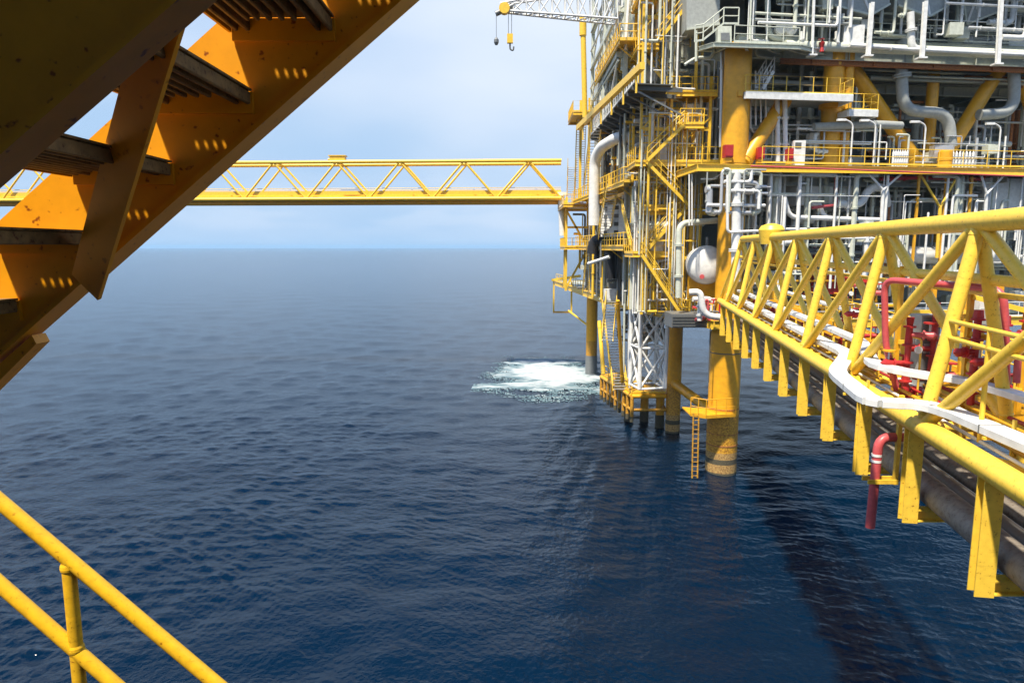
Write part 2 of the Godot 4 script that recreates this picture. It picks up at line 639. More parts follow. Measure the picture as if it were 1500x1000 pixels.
# ------------------------------------------------------------------ foreground stairs
func overhead_stairs() -> void:
	var lo0: Vector3 = Vector3(-1.518, 16.691, -2.000)
	var lo1: Vector3 = Vector3(-0.315, 17.677, -2.000)
	var run := (lo1 - lo0).normalized()
	var t := thing("overhead_staircase", "shaded yellow steel staircase seen from underneath, overhead", "staircase", lo0 - run * 0.6)
	var s0 := lo0 - run * 0.05
	var s1 := lo1 + run * 0.75
	var rise := Vector3(0, 0.355, 0)
	# far stringer: a channel, its web towards the viewer
	var b := MB.new()
	b.prism([s0, s1, s1 + rise, s0 + rise], Vector3(0, 0, -0.012))
	put(b, "stringer", M.stair, t)
	var fl := MB.new()
	var nrm := run.cross(Vector3(0, 0, 1)).normalized()
	fl.prism([s0 - nrm * 0.002 + Vector3(0, 0, 0.018), s1 - nrm * 0.002 + Vector3(0, 0, 0.018), s1 - nrm * 0.002 + Vector3(0, 0, -0.075), s0 - nrm * 0.002 + Vector3(0, 0, -0.075)], nrm * -0.014 if nrm.y > 0 else nrm * 0.014)
	put(fl, "bottom_flange", M.stair, t)
	var tip := MB.new()
	var c0: Vector3 = Vector3(-1.455, 16.714, -2.000)
	tip.prism([c0 + run * -0.30, c0 + run * 0.045, c0 + run * 0.06 + Vector3(0, -0.035, 0), c0 + run * -0.30 + Vector3(0, -0.062, 0)], Vector3(0, 0, -0.06))
	put(tip, "splice_plate", M.stair, t)
	# near stringer
	var n0: Vector3 = Vector3(-1.148, 16.982, -1.300)
	var n1: Vector3 = Vector3(-0.059, 17.831, -1.300)
	var b2 := MB.new()
	b2.prism([n0, n1, n1 + rise, n0 + rise], Vector3(0, 0, -0.012))
	put(b2, "stringer", M.stair, t)
	var f2 := MB.new()
	f2.prism([n0 + Vector3(0, -0.002, -0.012), n1 + Vector3(0, -0.002, -0.012), n1 + Vector3(0, -0.002, 0.07), n0 + Vector3(0, -0.002, 0.07)], Vector3(0, -0.014, 0))
	put(f2, "bottom_flange", M.stair, t)
	# treads: a plate on ribs, drilled with a row of four drain holes close to the far stringer
	var r1: Vector3 = Vector3(-0.491, 17.597, -1.990)
	var r2: Vector3 = Vector3(-0.728, 17.402, -1.990)
	var step := r1 - r2
	for k in range(-4, 4):
		var x1 := r1.x + step.x * k
		var y0 := r1.y + step.y * k
		var x0 := x1 - 0.285
		var zf := -1.986
		var zn := -1.316
		var tr := MB.new()
		tr.box(Vector3(x0, y0 + 0.030, -1.934), Vector3(x1, y0 + 0.036, zn))
		tr.box(Vector3(x0, y0 + 0.030, zf), Vector3(x1, y0 + 0.036, -1.943))
		var xs := x0
		for hole in 4:
			var hx := x0 + 0.068 + hole * 0.026
			tr.box(Vector3(xs, y0 + 0.030, -1.943), Vector3(hx, y0 + 0.036, -1.934))
			xs = hx + 0.009
		tr.box(Vector3(xs, y0 + 0.030, -1.943), Vector3(x1, y0 + 0.036, -1.934))
		var o := put(tr, "tread", M.grating, t)
		for q in 9:
			var bx := x0 + 0.012 + q * 0.0326
			if q >= 3 and q <= 6: bx += -0.006
			var rb := MB.new()
			rb.bar(Vector3(bx, y0 + 0.012, -1.9 if q > 1 and q < 7 else zf), Vector3(bx, y0 + 0.012, zn), 0.013, 0.034, Vector3.UP, 0.003)
			put(rb, "rib", M.grating, o)
		var ns := MB.new()
		ns.bar(Vector3(x0 - 0.004, y0 + 0.016, zf), Vector3(x0 - 0.004, y0 + 0.016, zn), 0.008, 0.05)
		put(ns, "nosing", M.stair, o)
		var ep := MB.new()
		ep.box(Vector3(x0, y0 - 0.03, -1.999), Vector3(x1, y0 + 0.029, -1.987))
		put(ep, "end_plate", M.stair, o)
	# flat diagonal brace under the flight
	var d0: Vector3 = Vector3(-1.221, 16.888, -1.960)
	var d1: Vector3 = Vector3(-0.649, 17.556, -1.420)
	var br := MB.new()
	br.bar(d0, d1, 0.105, 0.012, Vector3(0.1, 0.25, 1.0))
	put(br, "diagonal_brace", M.stair, t)

func lower_handrail() -> void:
	var a: Vector3 = Vector3(-2.191, 15.921, -2.800)
	var b: Vector3 = Vector3(-1.321, 15.081, -2.800)
	var a2: Vector3 = Vector3(-2.229, 15.545, -2.800)
	var b2: Vector3 = Vector3(-1.776, 15.081, -2.800)
	var d := (b - a).normalized()
	var d2 := (b2 - a2).normalized()
	var t := thing("stair_handrail", "bright yellow tubular handrail descending over the sea", "handrail", Vector3(-1.990, 14.472, -2.800))
	var m := MB.new(); m.tube([a - d * 0.9, b + d * 0.8], 0.0306, 28); put(m, "top_rail", M.handrail, t)
	m = MB.new(); m.tube([a2 - d2 * 0.9, b2 + d2 * 0.8], 0.0306, 28); put(m, "mid_rail", M.handrail, t)
	var p: Vector3 = Vector3(-1.925, 15.661, -2.800)
	for k in [-1, 0, 1]:
		var q: Vector3 = p + d * 1.15 * k
		m = MB.new(); m.tube([q - Vector3(0, 0.012, 0), q + Vector3(0, -1.12, 0)], 0.0282, 24); put(m, "post", M.handrail, t)
		m = MB.new()
		for cz in [-0.02, -0.40]:
			m.lathe(q + Vector3(0, cz - 0.035, 0), Vector3.UP, [[0, 0.0282], [0.008, 0.0325], [0.018, 0.034], [0.03, 0.0325], [0.04, 0.0282]], 24)
		put(m, "weld_collar", M.handrail, t)
	m = MB.new()
	var s0 := p - d * 1.3 + Vector3(0, -1.24, 0)
	var s1 := p + d * 1.3 + Vector3(0, -1.24, 0)
	m.bar(s0, s1, 0.012, 0.28)
	put(m, "stringer", M.stair, t)

# the platform the viewer stands on: floor, deck overhead and wall behind, which keep the stairs in shade
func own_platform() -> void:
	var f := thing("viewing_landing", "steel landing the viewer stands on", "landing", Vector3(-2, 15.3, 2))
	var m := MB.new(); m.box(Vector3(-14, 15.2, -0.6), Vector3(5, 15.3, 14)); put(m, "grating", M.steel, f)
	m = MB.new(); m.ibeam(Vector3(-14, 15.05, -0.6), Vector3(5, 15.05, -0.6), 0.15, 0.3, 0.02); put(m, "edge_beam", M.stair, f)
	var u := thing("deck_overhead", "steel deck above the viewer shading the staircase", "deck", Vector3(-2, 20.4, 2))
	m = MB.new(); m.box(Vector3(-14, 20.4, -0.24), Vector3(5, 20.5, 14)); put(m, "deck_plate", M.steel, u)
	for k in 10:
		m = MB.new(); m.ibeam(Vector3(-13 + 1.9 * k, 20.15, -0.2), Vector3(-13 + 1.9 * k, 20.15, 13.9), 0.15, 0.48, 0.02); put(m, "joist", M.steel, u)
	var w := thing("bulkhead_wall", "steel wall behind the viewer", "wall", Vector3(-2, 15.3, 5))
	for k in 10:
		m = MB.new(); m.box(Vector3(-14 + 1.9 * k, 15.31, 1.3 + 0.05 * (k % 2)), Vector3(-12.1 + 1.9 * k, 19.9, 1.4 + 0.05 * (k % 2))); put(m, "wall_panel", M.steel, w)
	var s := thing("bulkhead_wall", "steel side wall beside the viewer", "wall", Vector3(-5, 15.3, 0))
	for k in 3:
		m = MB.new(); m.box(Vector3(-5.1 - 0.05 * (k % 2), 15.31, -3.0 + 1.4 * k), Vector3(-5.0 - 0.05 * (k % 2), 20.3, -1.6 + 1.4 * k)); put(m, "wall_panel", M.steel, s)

# ------------------------------------------------------------------ bridges
func far_bridge() -> void:
	var e0: Vector3 = Vector3(6.36, 23.30, -90.00)
	var dir := Vector3(-1, 0, -0.055).normalized()
	var back := Vector3(0.055, 0, -1).normalized() * 3.4
	var t := thing("truss_bridge", "long yellow truss footbridge spanning open water to the platform", "bridge", e0)
	var n := 13
	var pan := 8.4
	var hh := 4.75
	var l := n * pan
	for k in 2:
		var o := back * k
		var m := MB.new(); m.tube([e0 + o + Vector3(0, hh, 0), e0 + o + dir * l + Vector3(0, hh, 0)], 0.23, 12); put(m, "top_chord", M.bridge, t)
		m = MB.new(); m.tube([e0 + o, e0 + o + dir * l], 0.26, 12); put(m, "bottom_chord", M.bridge, t)
		for j in n:
			var p := e0 + o + dir * pan * j
			m = MB.new(); m.tube([p, p + dir * pan * 0.5 + Vector3(0, hh, 0)], 0.13, 8); put(m, "diagonal", M.bridge, t)
			m = MB.new(); m.tube([p + dir * pan * 0.5 + Vector3(0, hh, 0), p + dir * pan], 0.13, 8); put(m, "diagonal", M.bridge, t)
	for j in n * 2 + 1:
		var p := e0 + dir * pan * 0.5 * j
		var m := MB.new(); m.tube([p, p + back], 0.1, 6); put(m, "cross_beam", M.bridge, t)
		if j % 2 == 1:
			m = MB.new(); m.tube([p + Vector3(0, hh, 0), p + back + Vector3(0, hh, 0)], 0.1, 6); put(m, "cross_beam", M.bridge, t)
	var w := MB.new()
	w.prism([e0 + back * 0.1 + Vector3(0, 0.3, 0), e0 + back * 0.9 + Vector3(0, 0.3, 0), e0 + back * 0.9 + dir * l + Vector3(0, 0.3, 0), e0 + back * 0.1 + dir * l + Vector3(0, 0.3, 0)], Vector3(0, 0.08, 0))
	put(w, "walkway", M.bridge, t)
	for k in 2:
		var q := e0 + back * (0.1 + 0.8 * k) + Vector3(0, 0.38, 0)
		var m := MB.new(); m.tube([q + Vector3(0, 1.0, 0), q + dir * l + Vector3(0, 1.0, 0)], 0.04, 6); put(m, "handrail", M.bridge, t)
		m = MB.new(); m.bar(q + Vector3(0, 0.42, 0), q + dir * l + Vector3(0, 0.42, 0), 0.05, 0.5); put(m, "kick_plate", M.bridge, t)
	var pl := thing("bridge_pipeline", "long straight yellow pipe carried along the far footbridge", "pipe", e0 + back * 0.3 + Vector3(0, -0.5, 0))
	pipe_part(pl, "run", [e0 + back * 0.3 + Vector3(0, -0.52, 0), e0 + back * 0.3 + dir * l + Vector3(0, -0.52, 0)], 0.26, M.yellow)
	var bx: Vector3 = Vector3(-23.10, 28.31, -93.00)
	var lb := thing("junction_box", "yellow equipment box on top of the far footbridge", "box", bx)
	var m2 := MB.new(); m2.box(bx + Vector3(-1.0, -0.1, -0.5), bx + Vector3(1.0, 0.62, 0.5)); put(m2, "housing", M.bridge, lb)
	m2 = MB.new(); m2.box(bx + Vector3(-1.15, 0.622, -0.6), bx + Vector3(1.15, 0.72, 0.6)); put(m2, "lid", M.bridge, lb)
	m2 = MB.new(); m2.tube([bx + Vector3(-1.3, 0.2, 0), bx + Vector3(-1.0, 0.2, 0)], 0.2, 8); put(m2, "cable_gland", M.yellow, lb)

func near_bridge() -> void:
	var t := thing("pipe_bridge", "near yellow three-chord tubular truss bridge running up to the platform", "bridge", B(6.0, 46.5, 11.2))
	var d0 := 5.5
	var d1 := 46.8
	var m := MB.new()
	m.tube([B(6.8, d0, 17.5), B(6.8, 43.0, 17.5)], 0.2, 24); put(m, "top_chord", M.near_bridge, t)
	for x in [6.0, 7.75]:
		m = MB.new(); m.tube([B(x, d0, 13.36), B(x, d1, 13.36)], 0.21, 24); put(m, "bottom_chord", M.near_bridge, t)
	m = MB.new(); m.tube([B(7.13, d0, 16.36), B(7.13, d1, 16.36)], 0.11, 14); put(m, "side_chord", M.near_bridge, t)
	m = MB.new(); m.tube([B(7.35, d0, 16.05), B(7.35, d1, 16.05)], 0.06, 10); put(m, "side_rail", M.near_bridge, t)
	for k in 8:
		var d := 8.6 + 5.0 * k
		var top := B(6.8, d, 17.5)
		m = MB.new(); m.welded(top, B(6.0, d, 13.36), 0.135, 18, 0.27); put(m, "post", M.near_bridge, t)
		m = MB.new(); m.welded(top, B(7.75, d, 13.36), 0.125, 16, 0.27); put(m, "post", M.near_bridge, t)
		if k < 7:
			m = MB.new(); m.welded(top, B(6.0, d + 5.0, 13.36), 0.125, 16, 0.27); put(m, "diagonal", M.near_bridge, t)
		else:
			m = MB.new(); m.tube([B(6.8, 43.0, 17.5), B(6.0, 46.8, 13.36)], 0.125, 14); put(m, "diagonal", M.near_bridge, t)
		if k > 0:
			m = MB.new(); m.welded(top, B(7.75, d - 5.0, 13.36), 0.12, 16, 0.27); put(m, "diagonal", M.near_bridge, t)
		m = MB.new(); m.tube([B(6.0, d, 13.36), B(7.75, d, 13.36)], 0.11, 12); put(m, "cross_tie", M.near_bridge, t)
		m = MB.new(); m.tube([B(7.75, d, 13.36), B(6.0, d + 3.2, 13.36)], 0.09, 12); put(m, "floor_brace", M.near_bridge, t)
	# pipe hangers: rolled sections under the bottom chords with a cross beam at the foot
	for k in 12:
		var d := 10.85 + 3.1 * k
		for x in [6.0, 8.3]:
			m = MB.new()
			m.ibeam(B(x, d, 13.2), B(x, d, 11.2), 0.30, 0.26, 0.022, Vector3(0.177, 0, -1))
			put(m, "hanger", M.near_bridge, t)
		m = MB.new(); m.ibeam(B(6.13, d, 11.35), B(8.17, d, 11.35), 0.26, 0.26, 0.022); put(m, "hanger_beam", M.near_bridge, t)
		m = MB.new(); m.bar(B(6.2, d + 0.02, 13.14), B(8.3, d + 0.02, 13.14), 0.2, 0.22); put(m, "floor_beam", M.near_bridge, t)
	# rounded lamp housing on the top chord at the platform end
	var lp := B(6.8, 34.2, 17.5)
	var lt := thing("drum_housing", "yellow drum shaped housing sitting on the bridge top chord", "drum", lp)
	m = MB.new(); m.lathe(lp + Vector3(0, -0.35, 0), Vector3.UP, [[0, 0.0], [0, 0.5], [0.7, 0.62], [0.9, 0.5], [1.0, 0.2], [1.02, 0.0]], 20); put(m, "shell", M.near_bridge, lt)
	m = MB.new(); m.lathe(lp + Vector3(0.2, -1.3, 0), Vector3.UP, [[0, 0.0], [0, 0.36], [0.93, 0.36]], 18); put(m, "skirt", M.yellow, lt)
	# walkway
	var wt := thing("bridge_walkway", "yellow grating walkway beside the red valves on the near bridge", "walkway", B(8.0, 46.0, 13.4))
	m = MB.new(); 
	for k in 413: m.bar(B(7.92, 5.5 + 0.1 * k, 13.44), B(9.78, 5.5 + 0.1 * k, 13.44), 0.014, 0.04)
	for k in 10: m.bar(B(8.0 + 0.19 * k, 5.5, 13.455), B(8.0 + 0.19 * k, 46.8, 13.455), 0.012, 0.012)
	put(m, "grating", M.yellow, wt)
	m = MB.new(); m.ibeam(B(9.8, 5.5, 13.3), B(9.8, 46.8, 13.3), 0.2, 0.35, 0.02); put(m, "edge_beam", M.near_bridge, wt)
	for k in 15:
		m = MB.new(); m.bar(B(7.8, 6.5 + 2.8 * k, 13.3), B(9.7, 6.5 + 2.8 * k, 13.3), 0.12, 0.2); put(m, "bracket", M.near_bridge, wt)
	railing("bridge_railing", "yellow railing along the outer side of the bridge walkway", [B(9.75, 5.5, 13.47), B(9.75, 46.8, 13.47)], M.near_bridge, 1.1, 1.8)
	# pipes in the hangers
	var names := [["large lagged grey-brown pipeline slung in the bridge hangers", 6.55, 0.29, M.lagging], ["middle dark pipeline slung under the near bridge", 7.22, 0.2, M.steel], ["far side grey pipeline slung under the near bridge", 7.8, 0.22, M.lagging]]
	for q in names:
		var h: float = 11.48 + q[2] + 0.01
		pipe("slung_pipeline", q[0], [B(q[1], 5.0, h), B(q[1], 47.4, h), B(q[1], 49.0, h)], q[2], q[3], -1.0, 20, 0, "pipelines under the near bridge")
	pipe("slung_conduit", "thin black conduit high under the near bridge floor", [B(6.9, 5.0, 12.7), B(6.9, 48.0, 12.7)], 0.1, M.dark, -1.0, 12, 0)
	pipe("slung_conduit", "dark brown conduit beside the thin black conduit under the bridge", [B(7.35, 5.0, 12.55), B(7.35, 48.0, 12.55)], 0.14, M.rust, -1.0, 12, 0)

func tray(called: String, label: String, pts: Array, w: float, h: float) -> void:
	var t := thing(called, label, "cable tray", pts[0])
	pts = bend(pts, 0.7, 3)
	for j in pts.size() - 1:
		var d: Vector3 = (pts[j + 1] - pts[j]).normalized()
		var m := MB.new()
		var up := Vector3(0, 0.004 * (j % 2), 0)
		m.bar(pts[j] - d * 0.02 + up, pts[j + 1] + d * 0.02 + up, w, h, Vector3.UP, 0.012)
		put(m, "tray_cover", M.white, t)
		var num := int(pts[j].distance_to(pts[j + 1]) / 1.3)
		for k in num:
			var p: Vector3 = pts[j].lerp(pts[j + 1], (k + 0.5) / num)
			m = MB.new(); m.bar(p - d * 0.015, p + d * 0.015, w + 0.012, h + 0.012); put(m, "strap", M.steel if k % 2 == 0 else M.galv, t)
			if p.z > -30.0:
				m = MB.new()
				var s := d.cross(Vector3.UP).normalized() * (w * 0.5 + 0.04)
				m.bar(p - s + Vector3(0, 0.22, 0) + d * 0.2, p - s + Vector3(0, -0.5, 0) + d * 0.2, 0.05, 0.05, Vector3(1, 0, 0))
				m.bar(p - s + Vector3(0, -h * 0.5 - 0.035, 0) + d * 0.2, p + s + Vector3(0, -h * 0.5 - 0.035, 0) + d * 0.2, 0.06, 0.05)
				put(m, "support", M.bridge, t)

func bridge_equipment() -> void:
	tray("cable_tray", "outer white cable tray that jogs around the bridge post", [B(6.5, 46.0, 13.85), B(6.45, 20.0, 13.85), Vector3(8.16, 13.85, -16.92), Vector3(7.36, 13.85, -13.64), Vector3(8.28, 13.85, -13.52), Vector3(8.47, 13.85, -12.78), B(6.9, 6.0, 13.85)], 0.42, 0.15)
	tray("cable_tray", "inner white cable tray nearer the red valves on the bridge", [B(7.2, 46.0, 14.1), B(7.15, 21.0, 14.1), Vector3(8.93, 14.10, -16.58), Vector3(9.46, 14.10, -15.24), Vector3(9.96, 14.10, -14.83), Vector3(9.98, 14.10, -13.03), Vector3(9.86, 14.10, -9.86)], 0.34, 0.14)
	tray("cable_tray", "narrow white cable tray close under the bridge side rail", [B(8.3, 46.0, 14.6), B(8.3, 17.0, 14.6)], 0.3, 0.1)
	# overboard drain
	var t := pipe("overboard_drain", "pink-red drain pipe hanging below the near bridge with white bands", [Vector3(9.63, 12.62, -15.40), Vector3(8.42, 12.69, -15.20), Vector3(8.37, 10.52, -15.20)], 0.105, M.pink, 0.3, 16, 0)
	var c: Vector3 = Vector3(8.40, 12.24, -15.20)
	for k in 2:
		var m := MB.new(); m.lathe(c + Vector3(0.0, -0.14 * k, 0.0), Vector3.UP, [[0, 0.1], [0, 0.112], [0.055, 0.112], [0.055, 0.1]], 18); put(m, "white_band", M.white, t)
	var g: Vector3 = Vector3(8.37, 11.67, -15.20)
	var m1 := MB.new()
	m1.bar(g + Vector3(-0.2, 0, 0.13), g + Vector3(0.5, 0, 0.13), 0.04, 0.1); m1.bar(g + Vector3(-0.2, 0, -0.13), g + Vector3(0.5, 0, -0.13), 0.04, 0.1)
	m1.bar(g + Vector3(0.5, -0.1, 0), g + Vector3(0.5, 2.0, 0), 0.09, 0.09, Vector3(1, 0, 0)); put(m1, "bracket", M.bridge, t)
	# pink fire main
	pipe("fire_main", "pink-red fire main looping over the bridge equipment", [Vector3(9.57, 13.28, -16.50), Vector3(9.13, 14.64, -16.50), Vector3(8.98, 16.23, -16.50), Vector3(9.61, 16.18, -15.00), Vector3(9.93, 16.15, -13.80), Vector3(10.03, 15.52, -13.80), Vector3(10.18, 14.24, -13.80)], 0.075, M.pink, 0.3, 16, 1)
	pipe("fire_branch", "short pink-red branch pipe dropping at the picture edge", [Vector3(10.65, 15.45, -13.40), Vector3(10.05, 15.29, -13.40), Vector3(10.09, 14.32, -13.40)], 0.065, M.pink, 0.25, 14, 0)
	# valve skids
	valve_stack("deluge_valve", "red deluge valve assembly left of the grey cabinet on the bridge", Vector3(9.57, 13.32, -16.30), 2.5, 5)
	valve_stack("deluge_valve", "red deluge valve assembly between grey cabinet and thick yellow post", Vector3(10.48, 13.65, -16.80), 2.3, 9)
	valve_stack("deluge_valve", "red deluge valve assembly right of the thick yellow post", Vector3(10.03, 14.09, -14.60), 1.7, 14)
	valve_stack("deluge_valve", "red deluge valve assembly nearest the right picture edge", Vector3(10.33, 13.80, -14.20), 2.1, 21)
	valve_stack("deluge_valve", "small red valve assembly farther along the bridge walkway", Vector3(11.89, 13.83, -23.00), 2.6, 33)
	valve_stack("deluge_valve", "red valve assembly between the farther bridge posts", Vector3(13.19, 14.10, -27.00), 2.2, 37)
	var cb: Vector3 = Vector3(10.48, 14.27, -17.20)
	var ct := thing("control_cabinet", "tall grey control cabinet among red valves on the bridge", "cabinet", cb + Vector3(0, -0.8, 0))
	var m := MB.new(); m.box(cb + Vector3(-0.24, -0.8, -0.25), cb + Vector3(0.24, 1.05, 0.25)); put(m, "housing", M.grey, ct)
	m = MB.new(); m.box(cb + Vector3(-0.21, -0.6, 0.252), cb + Vector3(0.21, 1.0, 0.27)); put(m, "door", M.steel, ct)
	m = MB.new(); m.box(cb + Vector3(-0.16, 0.1, 0.272), cb + Vector3(0.16, 0.34, 0.29)); put(m, "gauge_panel", M.galv, ct)
	m = MB.new(); m.box(cb + Vector3(0.13, -0.1, 0.272), cb + Vector3(0.16, 0.02, 0.31)); put(m, "handle", M.galv, ct)
	var c2: Vector3 = Vector3(10.68, 15.34, -15.40)
	ct = thing("control_cabinet", "white control box hung below the pink fire main", "cabinet", c2)
	m = MB.new(); m.box(c2 + Vector3(-0.2, -0.1, -0.15), c2 + Vector3(0.2, 0.5, 0.15)); put(m, "housing", M.white, ct)
	m = MB.new(); m.box(c2 + Vector3(-0.17, -0.06, 0.152), c2 + Vector3(0.17, 0.3, 0.17)); put(m, "door", M.grey, ct)
	m = MB.new(); m.bar(c2 + Vector3(0, -0.1, 0), c2 + Vector3(0, -1.6, 0), 0.08, 0.08, Vector3(1, 0, 0)); put(m, "stand", M.bridge, ct)
	# yellow support frames round the valves
	for q in [["yellow pipe support frame behind the red valves and grey cabinet", Vector3(10.26, 13.41, -18.00), Vector3(12.00, 13.41, -18.00), 3.1], ["yellow pipe support frame at the right picture edge", Vector3(10.04, 14.03, -14.90), Vector3(10.84, 13.77, -14.30), 2.3]]:
		var f := thing("support_frame", q[0], "frame", q[1])
		var p0: Vector3 = q[1]
		var p1: Vector3 = q[2]
		for k in 3:
			var p := p0.lerp(p1, k / 2.0)
			m = MB.new(); m.bar(p + Vector3(0, -0.9, 0), p + Vector3(0, q[3], 0), 0.1, 0.1, Vector3(1, 0, 0)); put(m, "post", M.yellow, f)
		for hgt in [0.2, 1.1, 1.9]:
			m = MB.new(); m.bar(p0 + Vector3(0, hgt, 0.06), p1 + Vector3(0, hgt, 0.06), 0.09, 0.1); put(m, "beam", M.bridge, f)
	# handrail from the post at the right edge
	var hr := thing("guard_rail", "yellow guard rail joined to the thick bridge post", "railing", Vector3(8.32, 15.80, -12.60))
	for q in [[458, 476], [482, 502]]:
		m = MB.new(); m.tube([B(6.35, 13.5, 15.55 - (q[0] - 458) * 0.014), B(6.35, 7.0, 15.55 - (q[0] - 458) * 0.014)], 0.045, 12); put(m, "rail", M.bridge, hr)
	for k in 3:
		m = MB.new(); m.tube([B(6.35, 12.0 - 2.0 * k, 15.55), B(6.35, 12.0 - 2.0 * k, 13.5)], 0.045, 12); put(m, "post", M.bridge, hr)
	# floor plates and small pipes along the deck of the bridge
	var rng := RandomNumberGenerator.new(); rng.seed = 19
	var fl := thing("small_bore_lines", "thin yellow and white tubing laid along the bridge floor", "tubing", B(6.9, 46, 13.5))
	for k in 6:
		var x := 6.35 + 0.27 * k
		m = MB.new(); m.tube([B(x, 6.0, 13.52 + 0.03 * (k % 3)), B(x, 46.0, 13.52 + 0.03 * (k % 3))], 0.035 + 0.012 * (k % 2), 8); put(m, "tube_run", [M.white, M.yellow, M.red][k % 3], fl)
	for k in 26:
		var d := 14.0 + 1.22 * k
		m = MB.new(); m.bar(B(6.15, d, 13.47), B(8.0, d, 13.47), 0.1, 0.06); put(m, "sleeper", M.bridge, fl)
	for k in 9:
		var d := 17.5 + 3.0 * k + rng.randf()
		var vt := thing("floor_valve", "small red hand valve %s on the bridge floor" % ["nearest the jogging cable tray", "second from the jogging cable tray", "third from the jogging cable tray", "fourth from the jogging cable tray", "midway along the far half", "just past midway", "third from the platform end", "second from the platform end", "closest to the platform end"][k], "valve", B(7.5, d, 13.5))
		m = MB.new(); m.lathe(B(7.5, d, 13.5), Vector3.UP, [[0, 0.0], [0, 0.12], [0.25, 0.14], [0.3, 0.06], [0.55, 0.05], [0.55, 0.0]], 10); put(m, "body", M.red, vt)
		m = MB.new(); m.lathe(B(7.5, d, 14.05), Vector3.UP, [[0, 0.0], [0, 0.17], [0.04, 0.17], [0.04, 0.0]], 12); put(m, "handwheel", M.red, vt)

func valve_stack(called: String, label: String, at: Vector3, h: float, seed_no: int) -> void:
	var rng := RandomNumberGenerator.new(); rng.seed = seed_no
	var t := thing(called, label, "valve", at + Vector3(0, -0.5, 0))
	var m := MB.new()
	var prof := [[0, 0.0], [0, 0.075]]
	var y := 0.0
	while y < h:
		var st := rng.randf_range(0.25, 0.5)
		prof.append_array([[y + st * 0.5, 0.075], [y + st * 0.5, 0.14], [y + st * 0.5 + 0.04, 0.14], [y + st * 0.5 + 0.05, rng.randf_range(0.06, 0.11)]])
		y += st
	prof.append([y, 0.09]); prof.append([y, 0.0])
	m.lathe(at + Vector3(0, -0.5, 0), Vector3.UP, prof, 14); put(m, "riser", M.red, t)
	for k in 3:
		var hy := 0.2 + h * 0.28 * k
		var a := rng.randf_range(-0.5, 0.5) + PI * (k % 2)
		var d := Vector3(cos(a), 0, sin(a))
		m = MB.new(); m.lathe(at + Vector3(0, hy, 0), d, [[0, 0.065], [0.28, 0.065], [0.28, 0.12], [0.32, 0.12], [0.32, 0.08], [0.5, 0.1], [0.55, 0.05], [0.62, 0.0]], 14); put(m, "valve_body", M.red if k < 2 else M.pink, t)
		m = MB.new(); m.lathe(at + Vector3(0, hy + 0.28, 0) + d * 0.42, Vector3.UP, [[0, 0.0], [0, 0.15], [0.035, 0.15], [0.035, 0.0]], 14); put(m, "handwheel", M.red if k != 1 else M.yellow, t)
		m = MB.new(); m.tube([at + Vector3(0, hy + 0.3, 0) + d * 0.42, at + Vector3(0, hy, 0) + d * 0.42], 0.025, 8); put(m, "spindle", M.galv, t)
	m = MB.new(); m.lathe(at + Vector3(0.14, h * 0.5, 0.16), Vector3(0.1, 0, 1), [[0, 0.0], [0, 0.09], [0.05, 0.09], [0.05, 0.0]], 12); put(m, "gauge", M.white, t)
	m = MB.new(); m.tube(bend([at + Vector3(0.25, -0.4, 0.1), at + Vector3(0.25, h * 0.6, 0.1), at + Vector3(0.05, h * 0.62, 0.05)], 0.08), 0.025, 8); put(m, "sensing_line", M.bridge, t)

# ------------------------------------------------------------------ platform
func leg(label: String, at: Vector3, r: float, r2: float, neck: float, top: float) -> Node3D:
	var t := thing("platform_leg", label, "column", Vector3(at.x, -6.0, at.z))
	var m := MB.new()
	m.lathe(Vector3(at.x, 4.6, at.z), Vector3.UP, [[0, r], [neck - 4.6 - 0.5, r], [neck - 4.6, r2], [top - 4.6, r2]], 36); put(m, "shaft", M.yellow, t)
	var z := [[4.6, 1.7, M.old_yellow, "weathered_sleeve"], [1.7, 1.2, M.chalk, "worn_band"], [1.2, 0.8, M.growth, "weed_band"], [0.8, 0.15, M.chalk, "bleached_band"], [0.15, -6.0, M.growth, "wet_foot"]]
	for k in z.size():
		m = MB.new(); m.lathe(Vector3(at.x, z[k][1], at.z), Vector3.UP, [[0, r * (1.004 + 0.002 * k)], [z[k][0] - z[k][1], r * (1.004 + 0.002 * k)], [z[k][0] - z[k][1], r * 0.99]], 36); put(m, z[k][3], z[k][2], t)
	return t

func band(t: Node, at: Vector3, r: float, h: float, thick: float, mat: Material) -> void:
	var m := MB.new()
	m.lathe(Vector3(at.x, h, at.z), Vector3.UP, [[0, r], [0, r + 0.03], [thick, r + 0.03], [thick, r]], 36)
	put(m, "ring_band", mat, t)

func brace(label: String, p: Vector3, q: Vector3, r: float, mat: Material) -> void:
	var t := thing("diagonal_brace", label, "brace", p)
	var d := (q - p).normalized()
	var m := MB.new(); m.tube([p, q], r, 20); put(m, "tube", mat, t)
	for e in [p + d * 0.5, q - d * 0.5]:
		m = MB.new(); m.lathe(e - d * 0.3, d, [[0, r], [0.05, r * 1.12], [0.55, r * 1.12], [0.6, r]], 20); put(m, "end_sleeve", mat, t)

